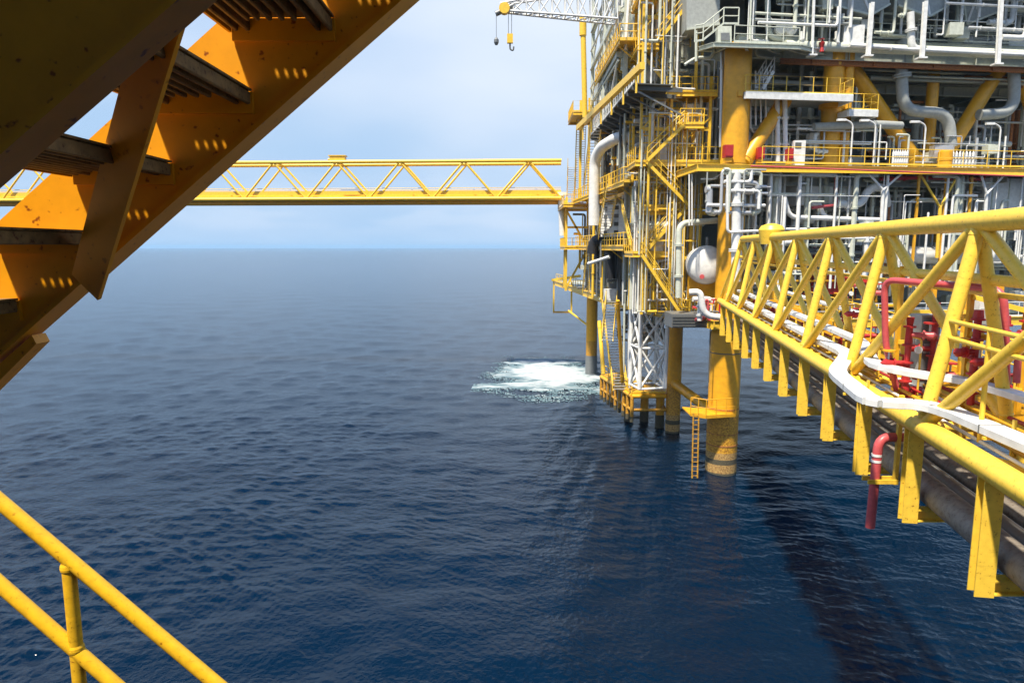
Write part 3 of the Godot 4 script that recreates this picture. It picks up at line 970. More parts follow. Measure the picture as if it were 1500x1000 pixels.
func platform_legs() -> void:
	var a := Vector3(16.0, 0, -50.5)
	var t := leg("thick yellow platform leg nearest the bridge, rust stained at the waterline", a, 1.14, 0.94, 11.2, 31.15)
	band(t, a, 1.14, 9.2, 0.07, M.dark); band(t, a, 1.14, 5.0, 0.06, M.rust); band(t, a, 1.14, 2.2, 0.08, M.rust); band(t, a, 1.14, 3.1, 0.05, M.rust); 
	band(t, a, 0.94, 22.95, 0.3, M.yellow)
	var m := MB.new(); m.bar(a + Vector3(-0.1, 27.6, 0.9), a + Vector3(-0.1, 27.6, 1.15), 0.3, 0.35); put(m, "lug", M.yellow, t)
	var a2: Vector3 = Vector3(14.94, 0.00, -61.82)
	t = leg("slimmer yellow platform leg behind the white lattice tower", a2, 0.66, 0.62, 10.8, 11.4)
	var a3: Vector3 = Vector3(10.70, 0.00, -90.79)
	t = leg("farthest yellow platform leg standing in the white foam", a3, 0.74, 0.7, 10.8, 11.4)
	m = MB.new(); m.lathe(a3, Vector3.UP, [[-1, 0.8], [2.6, 0.8], [2.6, 0.7]], 28); put(m, "grey_collar", M.steel, t)
	brace("horizontal yellow tube between the nearest leg and the slimmer leg", a2 + Vector3(0, 4.6, 0), a + Vector3(0, 4.1, 0), 0.42, M.yellow)
	brace("slanting tube running back low from the nearest leg", a + Vector3(0, 9.0, 0), P(14, 38, 2.0), 0.4, M.yellow)
	pipe("riser_cable", "thin dark riser cable beside the nearest leg", [Vector3(16.81, 11.60, -50.20), Vector3(17.07, 6.98, -50.20), Vector3(16.83, -0.45, -50.20)], 0.05, M.dark, 0.5, 8, 0)
	pipe("riser_cable", "dark riser cable left of the nearest leg", [Vector3(14.41, 11.21, -49.20), Vector3(14.42, 7.18, -49.20)], 0.05, M.dark, 0.5, 8, 0)
	# access platform with cage and ladder on the leg
	var p0: Vector3 = Vector3(13.14, 5.28, -49.00)
	var p1: Vector3 = Vector3(14.05, 4.46, -48.20)
	var p2: Vector3 = Vector3(16.41, 4.71, -48.80)
	p0.y = 4.7; p1.y = 4.7; p2.y = 4.7
	var d := thing("leg_platform", "small yellow access platform round the nearest leg above water", "platform", p1)
	m = MB.new(); m.prism([p0, p1, p2, p2 + Vector3(0, 0, -1.8), p0 + Vector3(0, 0, -2.5)], Vector3(0, 0.1, 0)); put(m, "grating", M.yellow, d)
	rail_parts(d, [p0 + Vector3(0, 0.1, 0), p1 + Vector3(0, 0.1, 0), p2 + Vector3(0, 0.1, 0)], M.yellow, 1.3, 0.7, 0.035)
	var l := thing("leg_ladder", "rusty yellow ladder reaching down to the water by the leg", "ladder", Vector3(13.51, 0.44, -48.40))
	for x in [1016, 1022]:
		pass
	var f0: Vector3 = Vector3(13.52, 0.11, -48.60)
	var h0: Vector3 = Vector3(13.44, 5.02, -48.60)
	for k in [-0.2, 0.2]:
		m = MB.new(); m.tube([f0 + Vector3(k, 0, 0), h0 + Vector3(k, 0, 0)], 0.06, 8); put(m, "stile", M.old_yellow, l)
	for k in 14:
		var p := f0.lerp(h0, (k + 0.5) / 14.0)
		m = MB.new(); m.tube([p + Vector3(-0.2, 0, 0), p + Vector3(0.2, 0, 0)], 0.03, 6); put(m, "rung", M.old_yellow, l)

func clutter(called: String, label: String, cat: String, lo: Vector3, hi: Vector3, nv: int, nh: int, nc: int, seed_no: int, mats: Array, rmin := 0.05, rmax := 0.16) -> void:
	# lo and hi: along the front, back, height
	var rng := RandomNumberGenerator.new(); rng.seed = seed_no
	var t := thing(called, label, cat, P((lo.x + hi.x) * 0.5, lo.y, lo.z))
	for k in nv:
		var a := rng.randf_range(lo.x, hi.x)
		var b := rng.randf_range(lo.y, hi.y)
		var r := rng.randf_range(rmin, rmax) * (1.0 if rng.randf() > 0.2 else 1.8)
		var h0 := lo.z + (0.0 if rng.randf() > 0.35 else rng.randf() * (hi.z - lo.z) * 0.45)
		var h1 := hi.z - (0.0 if rng.randf() > 0.5 else rng.randf() * (hi.z - lo.z) * 0.5)
		var pts := [P(a, b, h0), P(a, b, h1)]
		if rng.randf() > 0.45: pts.append(P(clampf(a + rng.randf_range(-3, 3), lo.x, hi.x), b, h1))
		if rng.randf() > 0.6: pts.push_front(P(clampf(a + rng.randf_range(-2, 2), lo.x, hi.x), b, h0))
		pipe_part(t, "standing_pipe", pts, r, mats[rng.randi() % mats.size()], r * 2.5, 8, 2 if rng.randf() > 0.5 else 0)
	for k in nh:
		var b := rng.randf_range(lo.y, hi.y)
		var h := rng.randf_range(lo.z + 0.3, hi.z - 0.2)
		var a0 := rng.randf_range(lo.x, lerpf(lo.x, hi.x, 0.4))
		var a1 := rng.randf_range(lerpf(lo.x, hi.x, 0.6), hi.x)
		var r := rng.randf_range(rmin, rmax)
		var pts := [P(a0, b, h), P(a1, b, h)]
		if rng.randf() > 0.5: pts.append(P(a1, b, clampf(h + rng.randf_range(-3, 3), lo.z, hi.z)))
		pipe_part(t, "level_pipe", pts, r, mats[rng.randi() % mats.size()], r * 2.5, 8, 3 if rng.randf() > 0.5 else 0)
	for k in nc:
		var a := rng.randf_range(lo.x, hi.x - 0.8)
		var b := rng.randf_range(lo.y, hi.y)
		var w := rng.randf_range(0.5, 1.5)
		var h := lo.z + (0.0 if rng.randf() > 0.5 else rng.randf() * (hi.z - lo.z) * 0.7)
		var m := MB.new()
		var e := P(a, b, h)
		m.box(e, e + Vector3(w, rng.randf_range(0.5, 1.8), -0.7))
		put(m, "cabinet", mats[rng.randi() % mats.size()], t)

func bulkhead(label: String, a0: float, a1: float, b: float, h0: float, h1: float, panels: int, mat: Material) -> void:
	var t := thing("bulkhead_wall", label, "wall", P(a0, b, h0))
	for k in panels:
		var p := P(lerpf(a0, a1, float(k) / panels), b + 0.06 * (k % 2), h0)
		var q := P(lerpf(a0, a1, float(k + 1) / panels), b + 0.06 * (k % 2), h0)
		var m := MB.new(); m.prism([p, q, q + Vector3(0, h1 - h0, 0), p + Vector3(0, h1 - h0, 0)], Vector3(0, 0, -0.1)); put(m, "wall_panel", mat, t)

func platform_decks() -> void:
	deck("lower_deck", "lowest yellow edged deck where the near bridge lands", [Vector3(14.6, 11.7, -49.0), P(42, -1.5, 11.7), P(42, 56, 11.7), Vector3(6.8, 11.7, -108), Vector3(9.9, 11.7, -71)], 0.1, 0.65, M.under, M.bridge, M.under, 12, 0.7)
	deck("middle_deck", "middle platform deck with a long yellow edge beam", [Vector3(12.88, 22.68, -48.59), P(42, -1.5, 22.75), P(42, 45, 22.75), P(-3, 45, 22.75)], 0.1, 0.5, M.under, M.bridge, M.under, 14, 0.8)
	deck("upper_deck", "upper platform deck of deep grey-green beams", [P(0.6, 1.5, 32.2), P(42, 1.5, 32.2), P(42, 45, 32.2), P(0.6, 45, 32.2)], 0.12, 1.3, M.under, M.pale, M.under, 14, 1.1)
	deck("roof_deck", "highest platform deck shading the pale modules", [P(-2, -1.5, 38.5), P(42, -1.5, 38.5), P(42, 45, 38.5), P(-2, 45, 38.5)], 0.15, 0.9, M.under, M.grey, M.under, 8, 0.9)
	bulkhead("grey steel wall deep behind the yellow braces", 3, 42, 17, 22.75, 31.0, 20, M.grey)
	bulkhead("grey steel wall deep behind the white piping of the lowest storey", 5, 42, 16, 11.7, 22.0, 20, M.grey)
	bulkhead("grey wall behind the pale hoppers under the roof", 2, 42, 14, 32.2, 38.3, 18, M.under)
	bulkhead("grey end wall far back on the middle storey", -2.5, 42, 43, 22.75, 38.3, 20, M.grey)
	bulkhead("grey end wall far back on the lowest storey", -3, 42, 43, 11.7, 22.0, 20, M.grey)
	# beams that carry the decks on the front
	for q in [["long grey-green beam under the upper deck front", P(1.2, 1.0, 31.0), P(42, 1.0, 31.0), 0.5, 0.9, M.pale], ["thick grey-green tube beam under the upper deck", P(3.5, 0.2, 31.3), P(42, 0.2, 31.3), 0.0, 0.33, M.pale], ["lower grey-green beam behind the white balcony", P(2, 5, 29.6), P(42, 5, 29.6), 0.4, 0.7, M.under], ["rust brown beam beneath the upper deck tube", P(3.5, 0.8, 30.35), P(42, 0.8, 30.35), 0.3, 0.35, M.rust], ["pale beam below the middle deck edge", P(-1, 1.0, 21.9), P(42, 1.0, 21.9), 0.4, 0.7, M.grey]]:
		var t := thing("deck_girder", q[0], "beam", q[1])
		var m := MB.new()
		if q[3] > 0.0: m.ibeam(q[1], q[2], q[3], q[4], 0.04)
		else: m.tube([q[1], q[2]], q[4], 16)
		put(m, "beam", q[5], t)
		for k in 8:
			var p: Vector3 = q[1].lerp(q[2], (k + 0.5) / 8.0)
			m = MB.new(); m.bar(p + Vector3(0, -q[4] * 0.48, 0), p + Vector3(0, q[4] * 0.48, 0), 0.05, 0.38 if q[3] > 0.0 else q[4] * 2.1, Vector3(0, 0, 1)); put(m, "stiffener", q[5], t)
	deck("gallery_deck", "pale gallery floor round the head of the nearest column", [Vector3(13.52, 30.53, -47.98), Vector3(19.60, 30.58, -48.77), P(7.5, 1.4, 31.25), P(-2.4, 1.4, 31.25)], 0.08, 0.3, M.under, M.pale, M.under, 4, 0.25)
	railing("gallery_railing", "pale railing along the front of the gallery floor", [Vector3(14.96, 30.64, -48.22), Vector3(19.57, 30.63, -48.81)], M.pale, 1.1, 1.3, 0.035)
	railing("gallery_railing", "pale railing far above the middle deck at the right", [P(9, 1.2, 32.3), P(36, 1.2, 32.3)], M.pale, 1.1, 1.6, 0.035)
	railing("deck_railing", "long thin yellow railing along the middle deck front", [P(1.5, -1.45, 22.85), P(42, -1.45, 22.85)], M.bridge, 1.15, 1.9, 0.03)
	railing("deck_railing", "thin white railing along the lowest deck front behind the bridge", [P(1.5, -1.4, 11.75), P(42, -1.4, 11.75)], M.white, 1.1, 1.9, 0.03)
	railing("deck_railing", "yellow railing along the slanted side of the lowest deck", [Vector3(14.5, 11.75, -49.2), Vector3(9.95, 11.75, -71), Vector3(6.9, 11.75, -107)], M.bridge, 1.15, 1.7, 0.04)

func landing(label: String, c: Array, mat: Material, open_side := 2) -> void:
	var t := thing("stair_landing", label, "landing", c[0])
	var m := MB.new(); m.prism(c, Vector3(0, 0.06, 0)); put(m, "grating", mat, t)
	for j in 4:
		m = MB.new(); m.ibeam(c[j] + Vector3(0, -0.12, 0), c[(j + 1) % 4] + Vector3(0, -0.12, 0), 0.14, 0.32, 0.02); put(m, "edge_beam", mat, t)
	var pts := []
	for j in 4: pts.append(c[(open_side + 1 + j) % 4] + Vector3(0, 0.06, 0))
	rail_parts(t, pts, mat, 1.1, 0.9, 0.035)

func quad_at(x0: float, x1: float, d0: float, d1: float, h: float) -> Array:
	return [Vector3(x0, h, -d0), Vector3(x1, h, -d0), Vector3(x1, h, -d1), Vector3(x0, h, -d1)]

func stair_tower() -> void:
	var t := thing("stair_tower_frame", "tall yellow frame of posts carrying the zigzag stairs", "frame", Vector3(12.5, 11.7, -55))
	for q in [[10.0, 54.6, 19.8, 37.5], [12.6, 54.6, 11.7, 22.6], [12.3, 54.6, 22.7, 37.5], [15.3, 54.6, 22.7, 29.9], [15.6, 58.6, 22.7, 37.5], [10.1, 58.6, 11.7, 37.5], [14.1, 54.6, 28.7, 37.5], [10.3, 54.2, 11.7, 16.4]]:
		var m := MB.new(); m.bar(Vector3(q[0], q[2], -q[1]), Vector3(q[0], q[3], -q[1]), 0.2, 0.2, Vector3(1, 0, 0)); put(m, "post", M.bridge, t)
	for q in [[10.0, 26.0, 12.3, 28.6], [12.3, 24.2, 15.3, 26.9], [10.0, 33.4, 12.3, 36.0], [10.3, 13.0, 12.6, 16.2], [10.0, 20.2, 12.3, 22.6]]:
		var m := MB.new(); m.bar(Vector3(q[0], q[1], -54.5), Vector3(q[2], q[3], -54.5), 0.1, 0.1); put(m, "brace", M.bridge, t)
	for h in [36.0, 34.6, 26.4, 20.0, 16.5]:
		var m := MB.new(); m.bar(Vector3(10.0, h - 0.35, -54.6), Vector3(15.3 if h < 30.0 else 14.1, h - 0.35, -54.6), 0.16, 0.26); put(m, "beam", M.bridge, t)
	landing("yellow stair landing highest on the zigzag tower", quad_at(9.7, 14.2, 54.4, 58.4, 36.0), M.bridge, 1)
	landing("yellow stair landing at the level of the dark side walkway", quad_at(11.8, 15.7, 54.2, 56.4, 28.7), M.bridge, 3)
	landing("yellow half landing above the dark side walkway", quad_at(9.6, 11.2, 54.6, 58.6, 32.2), M.bridge, 1)
	landing("wide yellow landing level with the middle deck", quad_at(9.4, 15.8, 53.4, 57.0, 23.4), M.bridge, 1)
	landing("yellow landing just below the middle deck on the tower", quad_at(10.2, 13.6, 54.2, 58.0, 20.1), M.bridge, 1)
	landing("yellow landing beside the white valve panel", quad_at(9.5, 12.8, 54.0, 58.0, 16.5), M.bridge, 1)
	flight("stair_flight", "steep yellow stair flight at the top of the tower", Vector3(13.2, 32.3, -55.0), Vector3(13.4, 36.0, -58.2), 1.0, M.bridge, M.galv)
	flight("stair_flight", "slanting yellow stair flight down to the walkway landing", Vector3(12.9, 28.76, -55.2), Vector3(10.7, 32.2, -57.2), 0.95, M.bridge, M.galv)
	flight("stair_flight", "yellow stair flight seen head-on below the walkway landing", Vector3(14.4, 23.46, -54.6), Vector3(14.2, 28.7, -59.0), 1.0, M.bridge, M.galv)
	flight("stair_flight", "yellow stair flight rising from the valve panel landing", Vector3(12.3, 16.56, -55.0), Vector3(12.0, 20.1, -58.2), 0.95, M.bridge, M.galv)
	flight("stair_flight", "yellow stair flight just below the middle deck landing", Vector3(10.9, 20.16, -55.0), Vector3(13.4, 23.4, -56.6), 0.95, M.bridge, M.galv)
	flight("stair_flight", "lowest yellow stair flight standing on the lowest deck", Vector3(12.0, 11.75, -54.4), Vector3(10.6, 16.5, -58.2), 1.0, M.bridge, M.galv)
	flight("stair_flight", "slim yellow stair flight close to the white vessel pipe", Vector3(13.4, 11.75, -54.0), Vector3(12.4, 16.5, -57.4), 0.9, M.bridge, M.galv)
	flight("stair_flight", "orange-yellow stair flight climbing out of the picture at the top", Vector3(14.6, 35.0, -54.0), Vector3(16.6, 39.0, -55.0), 0.9, M.bridge, M.galv)
	flight("stair_flight", "bright yellow zigzag flight rising to the landing below the middle deck", Vector3(10.3, 16.56, -53.9), Vector3(13.5, 20.1, -53.9), 0.8, M.bridge, M.galv)
	flight("stair_flight", "bright yellow zigzag flight rising leftward to the middle deck landing", Vector3(13.5, 20.16, -53.4), Vector3(10.2, 23.4, -53.4), 0.8, M.bridge, M.galv)
	flight("stair_flight", "bright yellow zigzag flight rising rightward above the middle deck landing", Vector3(10.2, 23.46, -53.2), Vector3(12.9, 26.1, -53.2), 0.8, M.bridge, M.galv)
	flight("stair_flight", "bright yellow zigzag flight climbing toward the topmost landing", Vector3(11.0, 32.3, -53.8), Vector3(13.9, 35.9, -53.8), 0.8, M.bridge, M.galv)
	flight("stair_flight", "bright yellow zigzag flight just above the lowest deck", Vector3(13.2, 11.76, -53.2), Vector3(10.0, 16.4, -53.2), 0.8, M.bridge, M.galv)
	landing("small yellow quarter landing in the middle of the zigzag tower", quad_at(12.6, 14.4, 52.9, 54.3, 26.1), M.bridge, 3)
	clutter("tower_piping", "slim yellow and white lines running up the front of the zigzag tower", "piping", Vector3(-6.0, 3.0, 12.0), Vector3(-0.8, 4.0, 27.0), 26, 6, 0, 321, [M.bridge, M.white, M.bridge, M.pale], 0.025, 0.06)
	clutter("tower_piping", "white pipes packed between the flights of the lowest tower storey", "piping", Vector3(-6.0, 4.4, 11.8), Vector3(-0.5, 6.2, 22.0), 34, 12, 4, 323, [M.white, M.white, M.bridge, M.pale], 0.04, 0.13)
	clutter("tower_piping", "white pipes packed between the flights of the middle tower storey", "piping", Vector3(-5.5, 4.4, 23.5), Vector3(-0.8, 6.0, 28.4), 24, 10, 3, 324, [M.white, M.white, M.bridge, M.pale], 0.04, 0.12)
	clutter("tower_piping", "slim pale lines running up beside the top of the tower", "piping", Vector3(-6.8, 3.0, 28.8), Vector3(-2.0, 6.0, 38.0), 22, 6, 0, 322, [M.white, M.pale, M.bridge, M.white], 0.03, 0.09)
	var rf := thing("fire_box", "dark red fire box behind the topmost stair landing", "box", Vector3(12.6, 36.1, -56.5))
	var m3 := MB.new(); m3.box(Vector3(12.6, 36.1, -57.0), Vector3(13.6, 38.0, -56.5)); put(m3, "housing", M.red, rf)
	m3 = MB.new(); m3.box(Vector3(12.7, 36.4, -56.495), Vector3(13.5, 37.9, -56.45)); put(m3, "door", M.red, rf)
	clutter("piping_bundle", "mixed white and yellow piping behind the zigzag stairs, middle storey", "piping", Vector3(-6.0, 6.5, 23.0), Vector3(0.0, 12, 28.2), 46, 18, 6, 301, [M.white, M.pale, M.bridge, M.grey, M.white], 0.04, 0.12)
	clutter("piping_bundle", "white and yellow piping behind the stairs, lowest storey", "piping", Vector3(-5.5, 6.5, 11.8), Vector3(0.2, 13, 22.3), 56, 26, 9, 302, [M.white, M.bridge, M.pale, M.steel, M.white], 0.05, 0.14)
	clutter("piping_bundle", "dark piping in the gap between stair tower and thick column", "piping", Vector3(-1.5, 4, 23.0), Vector3(0.6, 9, 31.5), 10, 5, 2, 303, [M.pale, M.steel, M.grey, M.white], 0.05, 0.14)

func left_side() -> void:
	# cantilevered walkway along the side
	var wt := thing("side_walkway", "dark cantilevered walkway with white railing along the platform side", "walkway", Vector3(8.7, 28.6, -49))
	var m := MB.new(); m.prism([Vector3(8.75, 28.6, -51.0), Vector3(11.6, 28.6, -51.5), Vector3(12.2, 28.6, -76), Vector3(8.3, 28.6, -76)], Vector3(0, 0.08, 0)); put(m, "grating", M.dark, wt)
	for k in 12:
		m = MB.new(); m.bar(Vector3(8.7 - 0.03 * k, 28.45, -51.5 - 2.1 * k), Vector3(12.4, 28.3, -51.7 - 2.1 * k), 0.12, 0.3); put(m, "bracket", M.dark, wt)
		m = MB.new(); m.bar(Vector3(8.8 - 0.03 * k, 28.4, -51.6 - 2.1 * k), Vector3(12.4, 26.6, -51.8 - 2.1 * k), 0.1, 0.12); put(m, "strut", M.steel, wt)
	rail_parts(wt, [Vector3(8.75, 28.68, -51.0), Vector3(8.3, 28.68, -76)], M.white, 1.15, 0.95, 0.04)
	var gb := thing("side_girder", "long orange-yellow girder sloping above the dark side walkway", "beam", Vector3(9.3, 31.0, -52))
	m = MB.new(); m.bar(Vector3(8.40, 28.59, -46.00), Vector3(5.82, 27.40, -62.00), 0.35, 0.45); put(m, "beam", M.bridge, gb)
	for k in 6:
		var p: Vector3 = Vector3(8.40, 28.59, -46.00)
		var q: Vector3 = Vector3(5.82, 27.40, -62.00)
		var c := p.lerp(q, (k + 0.4) / 6.0)
		m = MB.new(); m.bar(c, c + Vector3(0, -1.4, 0), 0.12, 0.12, Vector3(1, 0, 0)); put(m, "hanger", M.bridge, gb)
	for q in [["yellow side gallery level with the far footbridge", [Vector3(9.2, 22.3, -57.5), Vector3(11.4, 22.3, -57.5), Vector3(9.6, 22.3, -82.0), Vector3(7.2, 22.3, -82.0)]], ["yellow side gallery half way below the far footbridge", [Vector3(9.4, 17.0, -58.2), Vector3(11.2, 17.0, -58.2), Vector3(9.4, 17.0, -82.0), Vector3(7.6, 17.0, -82.0)]], ["short yellow gallery jutting out above the side walkway", [Vector3(8.4, 33.0, -56.0), Vector3(10.6, 33.0, -56.0), Vector3(10.6, 33.0, -70.0), Vector3(8.2, 33.0, -70.0)]]]:
		var c: Array = q[1]
		var g := thing("side_gallery", q[0], "walkway", c[0])
		m = MB.new(); m.prism(c, Vector3(0, 0.08, 0)); put(m, "grating", M.bridge, g)
		m = MB.new(); m.ibeam(c[0] + Vector3(0, -0.1, 0), c[3] + Vector3(0, -0.1, 0), 0.16, 0.36, 0.02); put(m, "edge_beam", M.bridge, g)
		rail_parts(g, [c[1] + Vector3(0, 0.08, 0), c[0] + Vector3(0, 0.08, 0), c[3] + Vector3(0, 0.08, 0)], M.bridge, 1.15, 1.1, 0.04)
		for k in 6:
			var e: Vector3 = c[0].lerp(c[3], (k + 0.5) / 6.0)
			m = MB.new(); m.bar(e + Vector3(0.1, -0.1, 0), e + Vector3(2.0, -1.6, 0), 0.1, 0.1); put(m, "knee_brace", M.bridge, g)
	flight("stair_flight", "yellow side stair from the footbridge level gallery up to the dark walkway", Vector3(8.3, 22.4, -76.0), Vector3(8.2, 28.6, -68.5), 1.0, M.bridge, M.galv)
	flight("stair_flight", "yellow side stair between the two side galleries", Vector3(8.9, 17.1, -68.0), Vector3(8.9, 22.3, -61.5), 1.0, M.bridge, M.galv)
	flight("stair_flight", "yellow side stair from the lowest deck up to the lower gallery", Vector3(8.6, 11.8, -78.0), Vector3(8.4, 17.0, -71.5), 1.0, M.bridge, M.galv)
	flight("stair_flight", "yellow stair zigzag between tower and lower gallery", Vector3(10.2, 16.6, -56.0), Vector3(9.9, 20.1, -59.6), 0.9, M.bridge, M.galv)
	flight("stair_flight", "yellow stair flight seen head-on at the very top of the tower", Vector3(14.9, 33.0, -53.6), Vector3(14.7, 38.0, -57.6), 1.1, M.bridge, M.galv)
	# dark process block hanging under it
	var db := thing("dark_machinery", "dark grey machinery block under the side walkway", "machinery", Vector3(11, 25.2, -58))
	m = MB.new(); m.box(Vector3(10.4, 25.4, -72), Vector3(13.2, 28.2, -60)); put(m, "housing", M.dark, db)
	for k in 7:
		m = MB.new(); m.box(Vector3(10.3, 25.6 + 0.36 * k, -71.5), Vector3(10.398, 25.8 + 0.36 * k, -60.5)); put(m, "louvre", M.steel, db)
		m = MB.new(); m.box(Vector3(10.5, 25.6 + 0.36 * k, -59.99), Vector3(13.1, 25.8 + 0.36 * k, -59.9)); put(m, "louvre", M.steel, db)
	pipe("curved_duct", "big white curved duct sweeping down below the dark walkway", [Vector3(10.82, 26.64, -62.00), Vector3(9.47, 26.74, -63.00), Vector3(8.33, 26.27, -66.00), Vector3(7.90, 25.21, -67.00), Vector3(7.93, 19.09, -67.00)], 0.52, M.white, 2.2, 20, 1)
	pipe("standing_duct", "pale duct rising behind the curved white duct", [Vector3(10.84, 19.62, -64.00), Vector3(10.56, 26.35, -64.00)], 0.42, M.white, -1, 18, 2)
	pipe("standing_duct", "second pale duct close to the zigzag tower", [Vector3(11.31, 23.71, -62.00), Vector3(11.10, 29.54, -62.00)], 0.3, M.pale, -1, 16, 2)
	# pale module: frame, panels and pipes
	var mod := thing("pale_module", "pale grey-green steel module behind the crane post", "module", Vector3(10, 29, -75))
	for q in [[8.6, 76.0], [8.6, 66.0], [9.2, 58.0], [13.5, 58.0], [13.5, 76.0]]:
		m = MB.new(); m.bar(Vector3(q[0], 28.7, -q[1]), Vector3(q[0], 47.0, -q[1]), 0.35, 0.35, Vector3(1, 0, 0)); put(m, "column", M.pale, mod)
	for h in [32.5, 36.0, 39.5, 43.0]:
		for q in [[8.6, 76.0, 8.6, 58.0], [8.6, 58.2, 13.5, 58.2], [8.6, 66.0, 13.5, 66.0]]:
			m = MB.new(); m.bar(Vector3(q[0], h, -q[1]), Vector3(q[2], h, -q[3]), 0.25, 0.45); put(m, "beam", M.pale, mod)
	for h in [28.9, 32.6, 36.1, 39.6]:
		for k in 3:
			m = MB.new(); m.bar(Vector3(8.6, h, -76.0 + 6.0 * k), Vector3(8.6, h + 3.2, -70.0 + 6.0 * k), 0.12, 0.12); put(m, "brace", M.white, mod)
		m = MB.new(); m.bar(Vector3(8.7, h, -58.1), Vector3(13.4, h + 3.2, -58.1), 0.12, 0.12); put(m, "brace", M.white, mod)
		for k in 4:
			m = MB.new(); m.box(Vector3(10.6, h - 0.2, -75.5 + 4.4 * k), Vector3(10.75, h + 3.0, -71.2 + 4.4 * k)); put(m, "wall_panel", M.pale if k % 2 == 0 else M.grey, mod)
		m = MB.new(); m.box(Vector3(10.8, h - 0.2, -60.4), Vector3(16.0, h + 3.0, -60.2)); put(m, "wall_panel", M.pale, mod)
	var rng := RandomNumberGenerator.new(); rng.seed = 4
	for k in 16:
		var d := 57.2 + 1.15 * k
		var h := rng.randf_range(28.9, 33.0)
		m = MB.new(); m.tube([Vector3(8.9 + 0.6 * rng.randf(), h, -d), Vector3(8.9 + 0.6 * rng.randf(), h + rng.randf_range(4.0, 10.0), -d)], rng.randf_range(0.07, 0.2), 8); put(m, "standing_pipe", [M.white, M.pale, M.white, M.galv][k % 4], mod)
	for k in 6:
		var h := 30.0 + 1.9 * k
		m = MB.new(); m.tube([Vector3(8.4, h, -76), Vector3(8.6, h, -57.5)], 0.09, 8); put(m, "level_pipe", [M.white, M.pale][k % 2], mod)
	var blk := thing("pale_machine_room", "pale block with flat walls at the top behind the stair tower", "module", Vector3(13, 32, -62))
	for k in 5:
		m = MB.new(); m.box(Vector3(14.0 + 1.2 * k, 29.5, -62), Vector3(15.17 + 1.2 * k, 44, -61.9 + 0.05 * (k % 2))); put(m, "wall_panel", M.grey, blk)
	# crane post and boom
	var cp := thing("crane_post", "slender yellow post rising beside the pale module", "post", Vector3(7.3, 31, -72))
	m = MB.new(); m.tube([Vector3(7.44, 30.09, -72.00), Vector3(7.10, 39.45, -72.00)], 0.27, 14); put(m, "shaft", M.bridge, cp)
	m = MB.new(); m.tube([Vector3(7.12, 38.02, -72.00), Vector3(7.09, 39.84, -72.00)], 0.36, 14); put(m, "head", M.bridge, cp)
	var bt := thing("crane_boom", "white lattice crane boom reaching out over the sea", "crane", Vector3(7.66, 34.51, -54.00))
	var tip: Vector3 = Vector3(-0.87, 34.66, -54.00)
	var r0: Vector3 = Vector3(7.93, 33.98, -54.00)
	var r1: Vector3 = Vector3(7.88, 36.63, -54.00)
	var zz := Vector3(0, 0, -1.4)
	lattice(bt, [tip + Vector3(0, -0.12, 0.15), tip + Vector3(0, 0.35, 0.15), tip + Vector3(0, 0.35, -0.35), tip + Vector3(0, -0.12, -0.35)], [r0, r1, r1 + zz, r0 + zz], 9, 0.085, 0.05, M.white, false)
	m = MB.new(); m.tube([tip + Vector3(-0.35, -0.35, 0), tip + Vector3(1.0, 0.25, 0)], 0.2, 10); put(m, "sheave_head", M.steel, bt)
	m = MB.new(); m.lathe(tip + Vector3(0.3, 0, 0.3), Vector3(0, 0, 1), [[-0.5, 0.0], [-0.5, 0.4], [0, 0.4], [0, 0.0]], 16); put(m, "sheave", M.bridge, bt)
	var hk: Vector3 = Vector3(-0.15, 32.47, -54.00)
	var h1 := thing("crane_hook", "yellow hook block hanging on two lines from the boom", "hook", hk)
	m = MB.new(); m.box(hk + Vector3(-0.22, -0.25, -0.15), hk + Vector3(0.22, 0.4, 0.15)); put(m, "block", M.bridge, h1)
	m = MB.new(); m.tube(bend([hk + Vector3(0, -0.25, 0), hk + Vector3(0, -0.7, 0), hk + Vector3(0.25, -0.8, 0), hk + Vector3(0.28, -0.5, 0)], 0.2), 0.06, 8); put(m, "hook", M.dark, h1)
	for k in [-0.12, 0.12]:
		m = MB.new(); m.tube([hk + Vector3(k, 0.4, 0), Vector3(hk.x + k, tip.y - 0.1, hk.z)], 0.022, 5); put(m, "line", M.steel, h1)
	var h2: Vector3 = Vector3(-1.18, 32.37, -54.00)
	h1 = thing("crane_hook", "small dark ball hook on the single outer line", "hook", h2)
	m = MB.new(); m.lathe(h2, Vector3.UP, [[-0.3, 0.0], [-0.28, 0.1], [-0.1, 0.18], [0.1, 0.18], [0.25, 0.08], [0.3, 0.02]], 12); put(m, "ball", M.steel, h1)
	m = MB.new(); m.tube([h2 + Vector3(0, 0.25, 0), Vector3(h2.x, tip.y - 0.3, h2.z)], 0.02, 5); put(m, "line", M.steel, h1)
	# far corner stair tower at the end of the long bridge
	var ft := thing("corner_frame", "yellow corner frame at the end of the far footbridge", "frame", Vector3(7.2, 12, -86))
	for q in [[6.6, 84.0, 11.7, 23.0], [9.2, 84.0, 11.7, 34.5], [6.9, 90.0, 11.7, 23.0], [7.6, 78.0, 22.4, 33.0]]:
		m = MB.new(); m.bar(Vector3(q[0], q[2], -q[1]), Vector3(q[0], q[3], -q[1]), 0.28, 0.28, Vector3(1, 0, 0)); put(m, "post", M.bridge, ft)
	for q in [[6.6, 12.0, 9.2, 16.8], [9.2, 17.0, 6.6, 21.4], [6.6, 16.9, 9.2, 16.9], [6.6, 19.4, 9.2, 19.4]]:
		m = MB.new(); m.bar(Vector3(q[0], q[1], -84), Vector3(q[2], q[3], -84), 0.2, 0.25); put(m, "brace", M.bridge, ft)
	landing("yellow landing where the far footbridge meets the platform", quad_at(6.1, 9.9, 82.0, 92.0, 22.0), M.bridge, 3)
